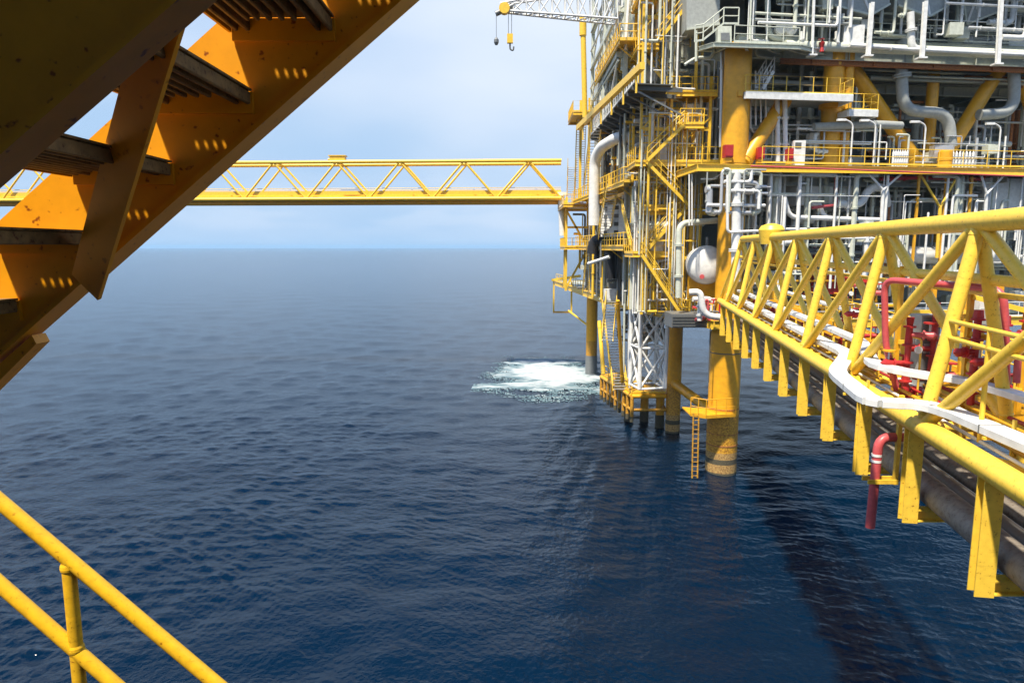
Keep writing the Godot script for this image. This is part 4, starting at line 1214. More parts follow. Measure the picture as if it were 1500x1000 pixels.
	landing("small yellow landing high at the far corner", quad_at(6.4, 9.3, 74.0, 80.0, 31.0), M.bridge, 1)
	landing("yellow landing low at the far corner above the deck", quad_at(6.3, 9.6, 82.0, 90.0, 17.0), M.bridge, 1)
	flight("stair_flight", "narrow yellow stair flight at the far corner above the footbridge", Vector3(7.9, 22.1, -82.5), Vector3(7.7, 31.0, -78.0), 1.0, M.bridge, M.white)
	flight("stair_flight", "pale stair flight at the far corner beside the footbridge end", Vector3(7.6, 22.1, -90.0), Vector3(7.4, 26.8, -86.0), 1.0, M.bridge, M.white)
	var bp := thing("bridge_bearing", "white bearing column under the end of the far footbridge", "column", Vector3(6.3, 15.5, -91))
	m = MB.new(); m.tube([Vector3(6.62, 18.51, -90.50), Vector3(6.39, 23.68, -90.50)], 0.42, 14); put(m, "shaft", M.white, bp)
	m = MB.new(); m.box(Vector3(5.79, 23.62, -90.90), Vector3(7.14, 24.08, -90.00)); put(m, "cap", M.white, bp)
	# frame hanging below the far corner of the lowest deck
	var hf := thing("hanging_gantry", "yellow open frame hanging from the far corner of the lowest deck", "frame", Vector3(6.12, 7.46, -100.00))
	for x in [Vector3(6.12, 7.46, -100.00), Vector3(8.38, 7.84, -96.00)]:
		m = MB.new(); m.bar(x, Vector3(x.x, 12.2, x.z), 0.22, 0.22, Vector3(1, 0, 0)); put(m, "post", M.bridge, hf)
	m = MB.new(); m.bar(Vector3(6.12, 7.56, -100.00), Vector3(8.38, 7.93, -96.00), 0.2, 0.25); put(m, "foot_beam", M.old_yellow, hf)
	m = MB.new(); m.bar(Vector3(5.88, 12.26, -100.00), Vector3(9.56, 13.02, -96.00), 0.3, 0.35); put(m, "head_beam", M.bridge, hf)
	brace("thin slanting strut from the hanging frame to the farthest leg", Vector3(7.99, 8.13, -96.00), Vector3(10.31, 6.51, -91.50), 0.13, M.bridge)
	# black hose and white valve panel
	var vp := thing("gauge_board", "white panel rack of dark gauges beside the stairs", "panel", Vector3(9.66, 17.91, -66.00))
	var v0: Vector3 = Vector3(8.61, 17.98, -67.00)
	var v1: Vector3 = Vector3(10.31, 20.98, -64.00)
	m = MB.new(); m.prism([v0, Vector3(v1.x, v0.y, v1.z), v1, Vector3(v0.x, v1.y, v0.z)], Vector3(0.1, 0, -0.25)); put(m, "board", M.white, vp)
	for r in 4:
		for c in 2:
			var e := v0.lerp(Vector3(v1.x, v0.y, v1.z), (c + 0.5) / 2.0) + Vector3(-0.02, 0.4 + 0.75 * r, 0.02)
			var gw := 0.22 + 0.1 * ((r * 3 + c) % 3)
			m = MB.new(); m.box(e + Vector3(-gw, -0.2 + 0.05 * c, -0.1), e + Vector3(gw, 0.2, 0.1)); put(m, "gauge", M.dark if (r + c) % 3 > 0 else M.steel, vp)
			m = MB.new(); m.tube([e + Vector3(0, 0.2, 0.05), e + Vector3(0.05, 0.5, 0.05)], 0.05, 6); put(m, "tubing", M.galv, vp)
	pipe("black_hose", "thick black hose bending down onto the lowest deck", [Vector3(7.96, 16.33, -68.00), Vector3(8.07, 17.67, -68.00), Vector3(9.41, 17.92, -67.00), Vector3(9.43, 16.35, -66.00), Vector3(9.61, 14.00, -66.00)], 0.55, M.black, 1.1, 18, 0)
	pipe("black_hose", "second black hose tucked behind the thick black hose", [Vector3(8.63, 15.78, -69.00), Vector3(8.88, 17.27, -69.00), Vector3(9.96, 17.40, -68.00), Vector3(10.09, 14.32, -68.00)], 0.45, M.black, 1.0, 16, 0)
	pipe("boom_light", "short pale floodlight arm above the black hose", [Vector3(7.35, 15.44, -66.00), Vector3(9.08, 16.12, -64.00)], 0.16, M.white, -1, 10, 0)
	pipe("boom_light", "short pale floodlight arm beside the lower stair flight", [Vector3(11.37, 15.81, -55.00), Vector3(12.65, 16.15, -54.00)], 0.1, M.white, -1, 10, 0)
	clutter("piping_bundle", "pale piping on the far part of the lowest deck side", "piping", Vector3(-6.4, 16, 11.8), Vector3(-3.0, 36, 21.0), 34, 6, 8, 411, [M.white, M.bridge, M.pale, M.steel], 0.06, 0.16)
	clutter("piping_bundle", "orange and white piping around the curved white duct", "piping", Vector3(-6.2, 11, 22.6), Vector3(-2.5, 24, 28.2), 34, 12, 5, 412, [M.white, M.bridge, M.old_yellow, M.dark, M.pale], 0.06, 0.16)
	clutter("piping_bundle", "white piping above the side walkway railing", "piping", Vector3(-5.8, 6, 29.0), Vector3(-2.2, 18, 39.0), 36, 10, 4, 413, [M.white, M.pale, M.galv, M.white], 0.06, 0.15)

func upper_front() -> void:
	# braces and second row columns
	var c2: Vector3 = Vector3(23.98, 23.25, -53.04)
	var t := thing("inner_column", "thick orange-yellow inner column standing behind the white balcony", "column", Vector3(c2.x, 22.8, c2.z))
	var m := MB.new(); m.lathe(Vector3(c2.x, 22.8, c2.z), Vector3.UP, [[0, 0.72], [8.6, 0.72]], 28); put(m, "shaft", M.yellow, t)
	m = MB.new(); m.lathe(Vector3(c2.x, 27.2, c2.z), Vector3.UP, [[0, 0.72], [0.1, 0.92], [0.8, 0.92], [0.9, 0.72]], 28); put(m, "node_can", M.yellow, t)
	var c3: Vector3 = Vector3(24.99, 23.23, -52.87)
	t = thing("inner_column", "slim orange-yellow column right beside the thick inner column", "column", Vector3(c3.x, 22.8, c3.z))
	m = MB.new(); m.lathe(Vector3(c3.x, 22.8, c3.z), Vector3.UP, [[0, 0.36], [8.4, 0.36]], 20); put(m, "shaft", M.yellow, t)
	m = MB.new(); m.lathe(Vector3(c3.x, 22.8, c3.z), Vector3.UP, [[0, 0.6], [0.1, 0.6], [0.1, 0.45]], 20); put(m, "foot_plate", M.yellow, t)
	var c4: Vector3 = Vector3(33.14, 23.59, -55.93)
	t = thing("inner_column", "orange-yellow column between the two slanting braces", "column", Vector3(c4.x, 22.8, c4.z))
	m = MB.new(); m.lathe(Vector3(c4.x, 22.8, c4.z), Vector3.UP, [[0, 0.44], [8.4, 0.44]], 20); put(m, "shaft", M.yellow, t)
	m = MB.new(); m.lathe(Vector3(c4.x, 22.8, c4.z), Vector3.UP, [[0, 0.66], [0.1, 0.66], [0.1, 0.5]], 20); put(m, "foot_plate", M.yellow, t)
	brace("slanting yellow brace leaning down to the right behind the balcony", Vector3(25.33, 31.03, -54.11), Vector3(31.87, 23.47, -54.96), 0.55, M.yellow)
	brace("slanting yellow brace leaning down to the left at the far right", Vector3(38.45, 31.17, -56.02), Vector3(33.92, 23.53, -55.43), 0.55, M.yellow)
	brace("short slanting yellow brace rising from the foot of the nearest column", Vector3(16.62, 23.01, -50.18), Vector3(20.08, 27.89, -51.93), 0.5, M.yellow)
	brace("stub of yellow brace at the upper right picture edge", Vector3(40.36, 31.33, -56.67), Vector3(43.18, 25.34, -57.03), 0.6, M.yellow)
	# big grey ducts
	pipe("grey_duct", "thick grey duct dropping and turning level among the braces", [Vector3(29.08, 32.26, -53.60), Vector3(29.66, 27.26, -53.68), Vector3(33.45, 27.15, -54.17), Vector3(33.92, 24.67, -54.23)], 0.42, M.grey, 1.3, 20, 1)
	pipe("grey_duct", "thick grey duct curling at the right picture edge", [Vector3(38.77, 30.67, -55.06), Vector3(39.19, 27.38, -55.12), Vector3(36.18, 27.15, -54.72)], 0.42, M.grey, 1.5, 20, 0)
	pipe("grey_duct", "pale teal-grey duct crossing the thick inner column", [Vector3(22.18, 25.75, -51.85), Vector3(27.00, 26.05, -52.48), Vector3(29.47, 26.12, -53.45)], 0.3, M.grey, 1.0, 16, 0)
	pipe("grey_duct", "light level duct above the right part of the middle deck", [Vector3(34.04, 25.16, -55.85), Vector3(40.14, 25.22, -56.64)], 0.22, M.grey, -1, 14, 0)
	# white balcony and small lower balcony
	for q in [["white edged balcony with yellow railing right of the nearest column", Vector3(16.22, 27.57, -49.33), Vector3(24.19, 27.33, -50.36), 4.0], ["small white edged balcony lower and right of the larger balcony", Vector3(24.24, 26.69, -50.97), Vector3(26.51, 26.65, -51.27), 3.0]]:
		var p: Vector3 = q[1]
		var e: Vector3 = q[2]
		e.y = p.y
		var bk := Vector3(-0.06, 0, -1) * float(q[3])
		t = thing("balcony", q[0], "balcony", p)
		m = MB.new(); m.prism([p, e, e + bk, p + bk], Vector3(0, 0.1, 0)); put(m, "floor", M.grey, t)
		m = MB.new(); m.bar(p + Vector3(0, -0.1, 0.05), e + Vector3(0, -0.1, 0.05), 0.12, 0.5, Vector3.UP, 0.02); put(m, "edge_beam", M.white, t)
		for s in [p, e]:
			m = MB.new(); m.bar(s + Vector3(0, -0.1, 0), s + bk + Vector3(0, -0.1, 0), 0.12, 0.45); put(m, "side_beam", M.white, t)
			m = MB.new(); m.bar(s + bk, s + bk + Vector3(0, 31.5 - s.y, 0), 0.15, 0.15, Vector3(1, 0, 0)); put(m, "hanger", M.pale, t)
		rail_parts(t, [p + Vector3(0, 0.1, 0) + bk * 0.6, p + Vector3(0, 0.1, 0), e + Vector3(0, 0.1, 0), e + Vector3(0, 0.1, 0) + bk * 0.6], M.bridge, 1.15, 1.0, 0.03)
	# white stair from the balcony up
	flight("stair_flight", "white stair flight climbing from the white balcony", Vector3(17.64, 28.10, -50.71), Vector3(18.46, 29.39, -51.02), 0.8, M.white, M.galv)
	# paired white risers
	var k2 := ["left one of the paired white risers below the balcony", "right one of the paired white risers below the balcony"]
	for k in 2:
		pipe("white_riser", k2[k], [Vector3(19.43, 23.12, -51.15) + Vector3(0.55 * k, 0, 0), Vector3(19.13, 27.53, -51.11) + Vector3(0.55 * k, 0, 0)], 0.17, M.white, -1, 14, 2)
	var th := ["nearest to the column", "second from the column", "third from the column", "fourth from the column"]
	for k in 4:
		pipe("thin_riser", "thin white pipe beside the nearest column, " + th[k], [Vector3(17.33, 25.54, -51.17) + Vector3(0.36 * k, 0.2 * k, 0), Vector3(17.13, 29.51, -51.15) + Vector3(0.36 * k, 0, 0)], 0.06, M.white, -1, 8, 1)
	pipe("thin_riser", "hooked thin white pipes end under the balcony", [Vector3(17.53, 25.61, -51.60), Vector3(17.70, 25.32, -51.62), Vector3(18.64, 25.39, -51.74), Vector3(18.63, 26.50, -51.74)], 0.07, M.white, 0.4, 8, 0)
	# long white pipe rack under the upper deck
	pipe("rack_pipe", "long bright white pipe under the upper deck beams", [Vector3(24.12, 31.29, -51.16), Vector3(28.60, 31.17, -51.74), Vector3(37.89, 31.11, -52.95), P(41, -0.4, 31.8)], 0.13, M.white, -1, 12, 2)
	pipe("rack_pipe", "white pipe dropping through the pale hoppers", [Vector3(28.72, 33.76, -51.95), Vector3(29.03, 31.33, -51.99), Vector3(29.91, 31.17, -52.11)], 0.26, M.white, 0.6, 14, 1)
	pipe("rack_pipe", "thin pale pipe running level above the twin drums", [Vector3(17.02, 33.29, -50.63), Vector3(25.08, 33.21, -51.68)], 0.1, M.pale, -1, 10, 0)
	pipe("rack_pipe", "elbowed white pipe left of the red valve", [Vector3(20.58, 32.19, -51.10), Vector3(20.70, 31.09, -51.11), Vector3(22.41, 31.06, -51.33)], 0.12, M.white, 0.5, 12, 1)
	pipe("rack_pipe", "elbowed white pipe right of the red valve", [Vector3(23.26, 32.30, -51.44), Vector3(23.33, 31.28, -51.45), Vector3(25.22, 31.25, -51.70)], 0.13, M.white, 0.5, 12, 1)
	pipe("rack_pipe", "pale pipe dropping beside the nearest column top", [Vector3(17.33, 31.33, -50.97), Vector3(17.42, 30.50, -50.98), Vector3(18.45, 30.44, -51.12)], 0.1, M.pale, 0.4, 10, 0)
	pipe("rack_pipe", "pale bent pipe below the twin drums", [Vector3(18.27, 34.47, -51.60), Vector3(18.46, 31.93, -51.62), Vector3(20.75, 31.83, -51.92)], 0.2, M.pale, 0.7, 12, 0)
	pipe("rack_pipe", "thin pale pipe level behind the right hanging posts", [Vector3(31.30, 33.45, -54.49), Vector3(39.60, 33.47, -55.57)], 0.09, M.white, -1, 10, 1)
	var rv := thing("red_valve", "small red valve on the white rack piping", "valve", Vector3(22.06, 30.96, -50.99))
	m = MB.new(); m.lathe(Vector3(22.08, 30.78, -50.99), Vector3.UP, [[0, 0.0], [0, 0.16], [0.3, 0.1], [0.6, 0.2], [0.75, 0.06], [1.0, 0.0]], 12); put(m, "body", M.red, rv)
	m = MB.new(); m.lathe(Vector3(22.02, 31.61, -50.98), Vector3.UP, [[0, 0.0], [0, 0.22], [0.05, 0.22], [0.05, 0.0]], 12); put(m, "handwheel", M.red, rv)
	var tn := ["left one of twin white drum ends under the upper module", "right one of twin white drum ends under the upper module"]
	for k in 2:
		var p: Vector3 = Vector3(19.25, 32.49, -51.32) + Vector3(0.72 * k, -0.06 * k, 0)
		var dt := thing("drum", tn[k], "drum", p)
		m = MB.new(); m.lathe(p, Vector3(0, 0, 1), [[-2.0, 0.0], [-2.0, 0.42], [0, 0.42]], 20); put(m, "shell", M.white, dt)
		m = MB.new(); m.dome(p, Vector3(0, 0, 1), 0.42, 0.14, 20); put(m, "dished_end", M.white, dt)
	# hanging posts
	var hn := ["white hanging post nearest the red valve", "white hanging post in the middle of the hoppers", "tall white hanging post at the far right"]
	var hx := [[Vector3(25.34, 32.84, -50.81), Vector3(25.31, 30.50, -50.81)], [Vector3(29.39, 33.10, -51.34), Vector3(29.46, 30.50, -51.35)], [Vector3(35.23, 34.64, -52.10), Vector3(35.48, 30.28, -52.13)], [Vector3(20.97, 34.02, -50.25), Vector3(21.10, 30.40, -50.26)]]
	hn.append("slim white hanging post left of the red valve")
	for k in 4:
		var p: Vector3 = hx[k][0]
		var q: Vector3 = hx[k][1]
		var ht := thing("hanging_post", hn[k], "post", q)
		m = MB.new(); m.ibeam(q, p + Vector3(0, 1.2, 0), 0.26 if k < 3 else 0.14, 0.26 if k < 3 else 0.14, 0.03, Vector3(0, 0, 1)); put(m, "shaft", M.white, ht)
		m = MB.new(); m.box(q + Vector3(-0.35, -0.12, -0.3), q + Vector3(0.25, -0.005, 0.3)); put(m, "foot_plate", M.white, ht)
	# pale hoppers under the roof
	var hp := ["left pale grey hopper with a sloping underside at the top", "broad pale grey hopper in the middle at the top", "right pale grey hopper partly cut by the picture edge"]
	var he := [[1190, 1300, 30, 6], [1300, 1392, 22, 4], [1408, 1466, 36, 14]]
	var hc := [[Vector3(21.75, 36.25, -51.45), Vector3(27.04, 36.50, -52.13), Vector3(27.31, 34.39, -52.17), Vector3(25.90, 33.58, -51.99), Vector3(23.03, 34.11, -51.61)], [Vector3(27.46, 36.53, -52.19), Vector3(31.82, 36.74, -52.76), Vector3(31.93, 34.49, -52.77), Vector3(30.48, 33.68, -52.58), Vector3(27.96, 34.32, -52.25)], [Vector3(33.46, 37.19, -53.97), Vector3(37.25, 37.38, -54.46), Vector3(36.87, 34.65, -54.41), Vector3(34.16, 33.56, -54.06), Vector3(33.80, 34.91, -54.01)]]
	for k in 3:
		var ht := thing("hopper", hp[k], "hopper", hc[k][3])
		m = MB.new(); m.prism(hc[k], Vector3(-0.3, 0, -4.5)); put(m, "shell", M.grey, ht)
		m = MB.new(); m.bar(hc[k][2], hc[k][3], 0.2, 0.14); m.bar(hc[k][3], hc[k][4], 0.2, 0.14); put(m, "rim", M.pale, ht)
		m = MB.new(); m.bar(hc[k][0].lerp(hc[k][1], 0.5) + Vector3(0, 0, 0.04), hc[k][3] + Vector3(0, 0, 0.04), 0.16, 0.1, Vector3(0, 0, 1)); put(m, "rib", M.white, ht)
	# boxes at the column head
	var bx := thing("grey_cabin", "grey-brown panelled cabin at the head of the stair tower", "cabin", Vector3(12.66, 32.67, -52.07))
	m = MB.new(); m.prism([Vector3(12.66, 32.67, -52.07), Vector3(15.10, 33.14, -52.38), Vector3(15.08, 36.13, -52.38), Vector3(12.53, 36.01, -52.05)], Vector3(0, 0, -3.5)); put(m, "wall", M.grey, bx)
	m = MB.new(); m.bar(Vector3(12.63, 32.59, -51.96), Vector3(15.08, 33.06, -52.28), 0.2, 0.14); put(m, "sill", M.pale, bx)
	railing("gallery_railing", "pale railing stepping down beside the column head", [Vector3(12.64, 31.02, -49.56), Vector3(13.23, 31.13, -49.64), Vector3(14.65, 32.27, -49.82), Vector3(15.74, 32.31, -49.97)], M.pale, 1.1, 1.2, 0.05)
	pipe("gallery_pipe", "pale pipe zigzagging left of the column head", [Vector3(12.98, 29.95, -50.31), Vector3(12.90, 32.00, -50.30)], 0.1, M.pale, -1, 8, 0)
	pipe("gallery_pipe", "pale pipe loop below the gallery railing", [Vector3(12.19, 29.75, -50.40), Vector3(13.02, 30.28, -50.51), Vector3(14.22, 30.28, -50.67), Vector3(14.29, 31.15, -50.68)], 0.11, M.pale, 0.4, 10, 0)
	var lb := thing("junction_box", "grey box with dark window hung beside the column head", "box", Vector3(14.33, 31.06, -49.68))
	m = MB.new(); m.prism([Vector3(14.28, 31.01, -49.68), Vector3(15.27, 31.04, -49.80), Vector3(15.22, 32.17, -49.80), Vector3(14.24, 32.13, -49.67)], Vector3(0, 0, -0.6)); put(m, "housing", M.pale, lb)
	m = MB.new(); m.prism([Vector3(14.46, 31.18, -49.65), Vector3(15.10, 31.20, -49.73), Vector3(15.07, 31.70, -49.73), Vector3(14.44, 31.67, -49.65)], Vector3(0, 0, 0.03)); put(m, "window", M.steel, lb)
	pipe("column_riser", "pale blue-grey riser hugging the nearest column", [Vector3(15.15, 24.21, -50.99), Vector3(14.96, 31.05, -50.96)], 0.13, M.galv, -1, 12, 3)
	# deck level boxes
	var rb := [["red fire box at the foot of the nearest column", 1064, 233, 0.6, 0.85], ["red fire box just right of the nearest column", 1113, 236, 0.5, 0.8], ["red fire box beside the paired white risers", 1156, 236, 0.4, 0.8]]
	for q in rb:
		var p := Vector3.ZERO
		if q[1] == 1064: p = Vector3(15.10, 23.11, -49.08)
		elif q[1] == 1113: p = Vector3(17.64, 23.21, -49.91)
		else: p = Vector3(19.93, 23.27, -50.41)
		p.y = 22.9
		var ft := thing("fire_cabinet", q[0], "cabinet", p)
		m = MB.new(); m.box(p + Vector3(-q[3] * 0.5, 0.3, -0.3), p + Vector3(q[3] * 0.5, 0.3 + q[4], 0.3)); put(m, "housing", M.red, ft)
		m = MB.new(); m.box(p + Vector3(-q[3] * 0.42, 0.4, 0.302), p + Vector3(q[3] * 0.42, 0.2 + q[4], 0.34)); put(m, "door", M.red, ft)
		m = MB.new(); m.box(p + Vector3(-q[3] * 0.4, 0, -0.2), p + Vector3(q[3] * 0.4, 0.298, 0.2)); put(m, "stand", M.yellow, ft)
	var wp: Vector3 = Vector3(20.70, 23.16, -50.71)
	wp.y = 22.85
	var wt := thing("control_cabinet", "tall white control panel by the paired white risers", "panel", wp)
	m = MB.new(); m.box(wp + Vector3(-0.4, 0, -0.3), wp + Vector3(0.42, 1.75, 0.2)); put(m, "housing", M.white, wt)
	m = MB.new(); m.box(wp + Vector3(-0.34, 1.2, 0.202), wp + Vector3(0.1, 1.6, 0.23)); put(m, "display", M.dark, wt)
	# white racks on the deck
	for q in [["white bottle rack on the right part of the middle deck", Vector3(33.59, 22.85, -52.19), 1.5, 1.25], ["smaller white bottle rack below the leaning brace foot", Vector3(28.54, 22.87, -51.53), 1.0, 1.2]]:
		var p: Vector3 = q[1]
		p.y = 22.85
		var rt := thing("bottle_rack", q[0], "rack", p)
		for k in 7:
			var x: float = (k / 6.0 - 0.5) * q[2]
			m = MB.new(); m.lathe(p + Vector3(x, 0.05, 0), Vector3.UP, [[0, 0.0], [0, 0.09], [q[3] - 0.25, 0.09], [q[3] - 0.1, 0.03], [q[3], 0.03], [q[3], 0.0]], 8); put(m, "bottle", M.white, rt)
		for h in [0.3, 0.8]:
			m = MB.new(); m.bar(p + Vector3(-q[2] * 0.55, h, 0.13), p + Vector3(q[2] * 0.55, h, 0.13), 0.04, 0.06); put(m, "clamp", M.galv, rt)
	var yb: Vector3 = Vector3(32.41, 22.98, -52.43)
	yb.y = 22.85
	var yt := thing("yellow_drum", "stout yellow drum left of the white bottle rack", "drum", yb)
	m = MB.new(); m.lathe(yb, Vector3.UP, [[0, 0.0], [0, 0.5], [1.2, 0.5], [1.3, 0.4], [1.3, 0.0]], 16); put(m, "shell", M.yellow, yt)
	m = MB.new(); m.lathe(yb + Vector3(0, 0.55, 0), Vector3.UP, [[0, 0.5], [0, 0.53], [0.08, 0.53], [0.08, 0.5]], 16); put(m, "hoop", M.yellow, yt)
	# lamp poles
	var ln := ["near the small balcony", "between inner column and small balcony", "left of the middle inner column", "right of the white bottle rack"]
	var lq := [Vector3(26.11, 22.77, -50.61), Vector3(24.36, 22.79, -50.39), Vector3(30.01, 22.73, -51.12), Vector3(36.00, 22.72, -51.90)]
	for k in 4:
		var p: Vector3 = lq[k]
		p.y = 22.85
		var lt := thing("lamp_pole", "white lamp pole " + ln[k], "lamp pole", p)
		m = MB.new(); m.tube(bend([p, p + Vector3(0, 2.9, 0), p + Vector3(-0.6, 3.15, 0.1)], 0.4), 0.06, 8); put(m, "pole", M.white, lt)
		m = MB.new(); m.box(p + Vector3(-1.2, 3.05, 0.0), p + Vector3(-0.6, 3.2, 0.22)); put(m, "lamp_head", M.white, lt)
	var su := ["between column and small balcony", "under the leaning braces", "toward the right picture edge"]
	for k in 3:
		clutter("riser_row", "thin white pipes in front on the middle deck, " + su[k], "piping", Vector3(2.5 + 10.5 * k, 0.0, 22.9), Vector3(12.0 + 10.5 * k, 2.0, 26.0 if k == 0 else 25.4), 11, 4, 4, 730 + k, [M.white, M.white, M.pale, M.galv], 0.03, 0.09)
	clutter("riser_row", "row of thin white pipes above the gallery floor", "piping", Vector3(0.5, -0.8, 31.4), Vector3(9.0, 0.6, 37.5), 20, 8, 3, 741, [M.white, M.pale, M.white, M.grey], 0.04, 0.12)
	clutter("riser_row", "row of thin white pipes among the hanging posts at the right", "piping", Vector3(10.0, -0.4, 32.4), Vector3(30.0, 1.0, 37.5), 22, 10, 3, 742, [M.white, M.pale, M.white, M.grey], 0.04, 0.12)
	clutter("piping_bundle", "piping crowded behind the white balcony", "piping", Vector3(1.5, 3.2, 26.0), Vector3(12, 8, 31.2), 30, 20, 6, 501, [M.under, M.pale, M.white, M.galv, M.grey], 0.07, 0.22)
	clutter("piping_bundle", "piping and boxes behind the middle deck railing, nearest the column", "piping", Vector3(2, 3.0, 22.85), Vector3(12, 8, 26.6), 34, 14, 10, 502, [M.under, M.pale, M.galv, M.grey, M.white, M.white], 0.05, 0.16)
	clutter("piping_bundle", "piping and boxes behind the middle deck railing, under the leaning braces", "piping", Vector3(12, 3.5, 22.85), Vector3(22, 9, 28.5), 28, 18, 10, 503, [M.under, M.pale, M.galv, M.grey, M.white, M.rust], 0.05, 0.16)
	clutter("piping_bundle", "piping and boxes behind the middle deck railing, farthest right", "piping", Vector3(22, 3.5, 22.85), Vector3(34, 9, 29.0), 34, 20, 12, 504, [M.under, M.pale, M.galv, M.white, M.grey, M.rust], 0.05, 0.16)
	clutter("piping_bundle", "grey piping tucked among the hanging posts", "piping", Vector3(4, 1, 31.9), Vector3(16, 4, 38.0), 26, 14, 8, 505, [M.pale, M.grey, M.white, M.under], 0.06, 0.2)
	clutter("piping_bundle", "grey piping behind the right pale hopper", "piping", Vector3(16, 1.5, 31.9), Vector3(32, 6, 38.0), 16, 16, 10, 506, [M.galv, M.grey, M.white, M.under, M.pale], 0.06, 0.22)
	clutter("cable_runs", "brown and grey level lines under the upper deck tube", "piping", Vector3(10, 2, 29.5), Vector3(34, 6, 31.0), 2, 18, 0, 507, [M.rust, M.under, M.pale, M.steel], 0.06, 0.2)

func lower_front() -> void:
	# white vessel with its dished end beside the column
	var vc: Vector3 = Vector3(14.68, 15.67, -51.80)
	var ax := Vector3(-0.18, 0, 1).normalized()
	var t := thing("pressure_vessel", "large pale grey pressure vessel with dished end beside the nearest leg", "vessel", vc + Vector3(0, -1.45, 0))
	var m := MB.new(); m.lathe(vc, -ax, [[0, 1.42], [6.5, 1.42]], 36); put(m, "shell", M.white, t)
	m = MB.new(); m.dome(vc, ax, 1.42, 0.62, 36); put(m, "dished_end", M.white, t)
	m = MB.new(); m.lathe(vc + ax * -0.2, -ax, [[0, 1.42], [0, 1.47], [0.1, 1.47], [0.1, 1.42]], 36); put(m, "seam_ring", M.galv, t)
	m = MB.new(); m.lathe(vc + ax * 0.45 + Vector3(-0.35, -0.85, 0), ax, [[-0.2, 0.17], [0.1, 0.17], [0.1, 0.0]], 16); put(m, "manway", M.pink, t)
	for k in [1.2, 5.0]:
		m = MB.new(); m.box(vc - ax * k + Vector3(-1.2, -2.6, -0.3), vc - ax * k + Vector3(1.2, -0.9, 0.3)); put(m, "saddle", M.yellow, t)
	m = MB.new(); m.tube([vc - ax * 1.0 + Vector3(0.1, 1.4, 0), vc - ax * 1.0 + Vector3(0.1, 2.1, 0)], 0.14, 10); put(m, "nozzle", M.steel, t)
	var sk: Vector3 = Vector3(13.56, 13.52, -50.20)
	clutter("valve_skid", "red and yellow valves below the pale vessel", "valves", Vector3(-2.6, -1.2, 11.75), Vector3(-0.6, 0.5, 13.2), 12, 6, 0, 601, [M.red, M.yellow, M.white, M.pink, M.steel], 0.05, 0.12)
	pipe("vessel_pipe", "tall white pipe elbowed over the pale vessel", [Vector3(12.33, 13.30, -50.50), Vector3(12.20, 18.73, -50.50), Vector3(15.83, 19.01, -51.50)], 0.22, M.pale, 0.7, 16, 2)
	pipe("header_pipe", "thick bright white header pipe left of the vessel", [Vector3(10.28, 18.70, -56.00), Vector3(13.16, 18.69, -54.00)], 0.4, M.white, -1, 20, 1)
	pipe("outfall_pipe", "white elbowed pipe curling below the lowest deck edge", [Vector3(12.63, 13.82, -48.60), Vector3(13.35, 13.89, -48.40), Vector3(13.66, 12.19, -48.40), Vector3(15.07, 12.04, -48.40)], 0.23, M.white, 0.7, 16, 0)
	pipe("drop_pipe", "pair of thin white pipes above the vessel, outer one", [Vector3(12.82, 18.56, -50.00), Vector3(12.69, 22.18, -50.00)], 0.06, M.white, -1, 8, 0)
	pipe("drop_pipe", "pair of thin white pipes above the vessel, inner one", [Vector3(13.02, 18.56, -50.00), Vector3(12.89, 22.18, -50.00)], 0.06, M.white, -1, 8, 0)
	var lv := thing("louvred_unit", "dark grey louvred unit slung under the lowest deck corner", "unit", Vector3(13.09, 11.01, -50.00))
	var u0: Vector3 = Vector3(11.78, 11.12, -50.00)
	var u1: Vector3 = Vector3(14.55, 12.23, -50.00)
	m = MB.new(); m.box(Vector3(u0.x, u0.y, -52.5), Vector3(u1.x, u1.y - 0.1, -50)); put(m, "housing", M.steel, lv)
	for k in 4:
		m = MB.new(); m.bar(Vector3(u0.x + 0.05, u0.y + 0.15 + 0.22 * k, -49.96), Vector3(u1.x - 0.05, u0.y + 0.15 + 0.22 * k, -49.96), 0.05, 0.1); put(m, "louvre", M.dark, lv)
	# thick white risers by the column
	pipe("white_riser", "thick white riser standing between column and bridge end", [Vector3(15.86, 14.60, -48.48), Vector3(15.56, 22.15, -48.44)], 0.32, M.white, -1, 18, 2)
	pipe("white_riser", "white looped pipe at the thick white riser", [Vector3(14.83, 21.93, -48.05), Vector3(15.00, 18.03, -48.07), Vector3(17.29, 18.14, -48.37), Vector3(17.60, 17.85, -48.41), Vector3(17.62, 17.47, -48.41)], 0.1, M.white, 0.3, 10, 0)
	var wn := ["first", "second", "third", "fourth", "fifth", "sixth"]
	var wx := [Vector3(16.32, 22.22, -49.04), Vector3(17.24, 22.37, -50.46), Vector3(17.75, 22.37, -50.53), Vector3(18.64, 22.39, -50.64), Vector3(19.16, 22.39, -50.71), Vector3(19.47, 22.40, -50.75)]
	for k in 6:
		var p: Vector3 = wx[k]
		pipe("deck_riser", "%s white riser counted from the thick column, below the middle deck" % wn[k], [p, Vector3(p.x, 16.0 + 0.5 * (k % 3), p.z)], [0.09, 0.07, 0.12, 0.09, 0.2, 0.16][k], M.white if k % 3 != 1 else M.pale, -1, 10, 2)
	clutter("piping_bundle", "grey-green piping crossing in front of the nearest column just below the middle deck", "piping", Vector3(-2.6, -2.3, 19.4), Vector3(2.2, -1.5, 22.3), 14, 8, 0, 711, [M.pale, M.white, M.grey, M.galv], 0.05, 0.14)
	var st := ["left of the red drop pipe", "around the white Y-shaped strut", "right of the yellow V-shaped strut"]
	for k in 3:
		clutter("riser_row", "thin white risers in front under the middle deck, " + st[k], "piping", Vector3(2.0 + 10.0 * k, -1.25, 14.0), Vector3(11.5 + 10.0 * k, -0.5, 22.2), 26, 8, 2, 720 + k, [M.white, M.white, M.pale, M.white], 0.035, 0.1)
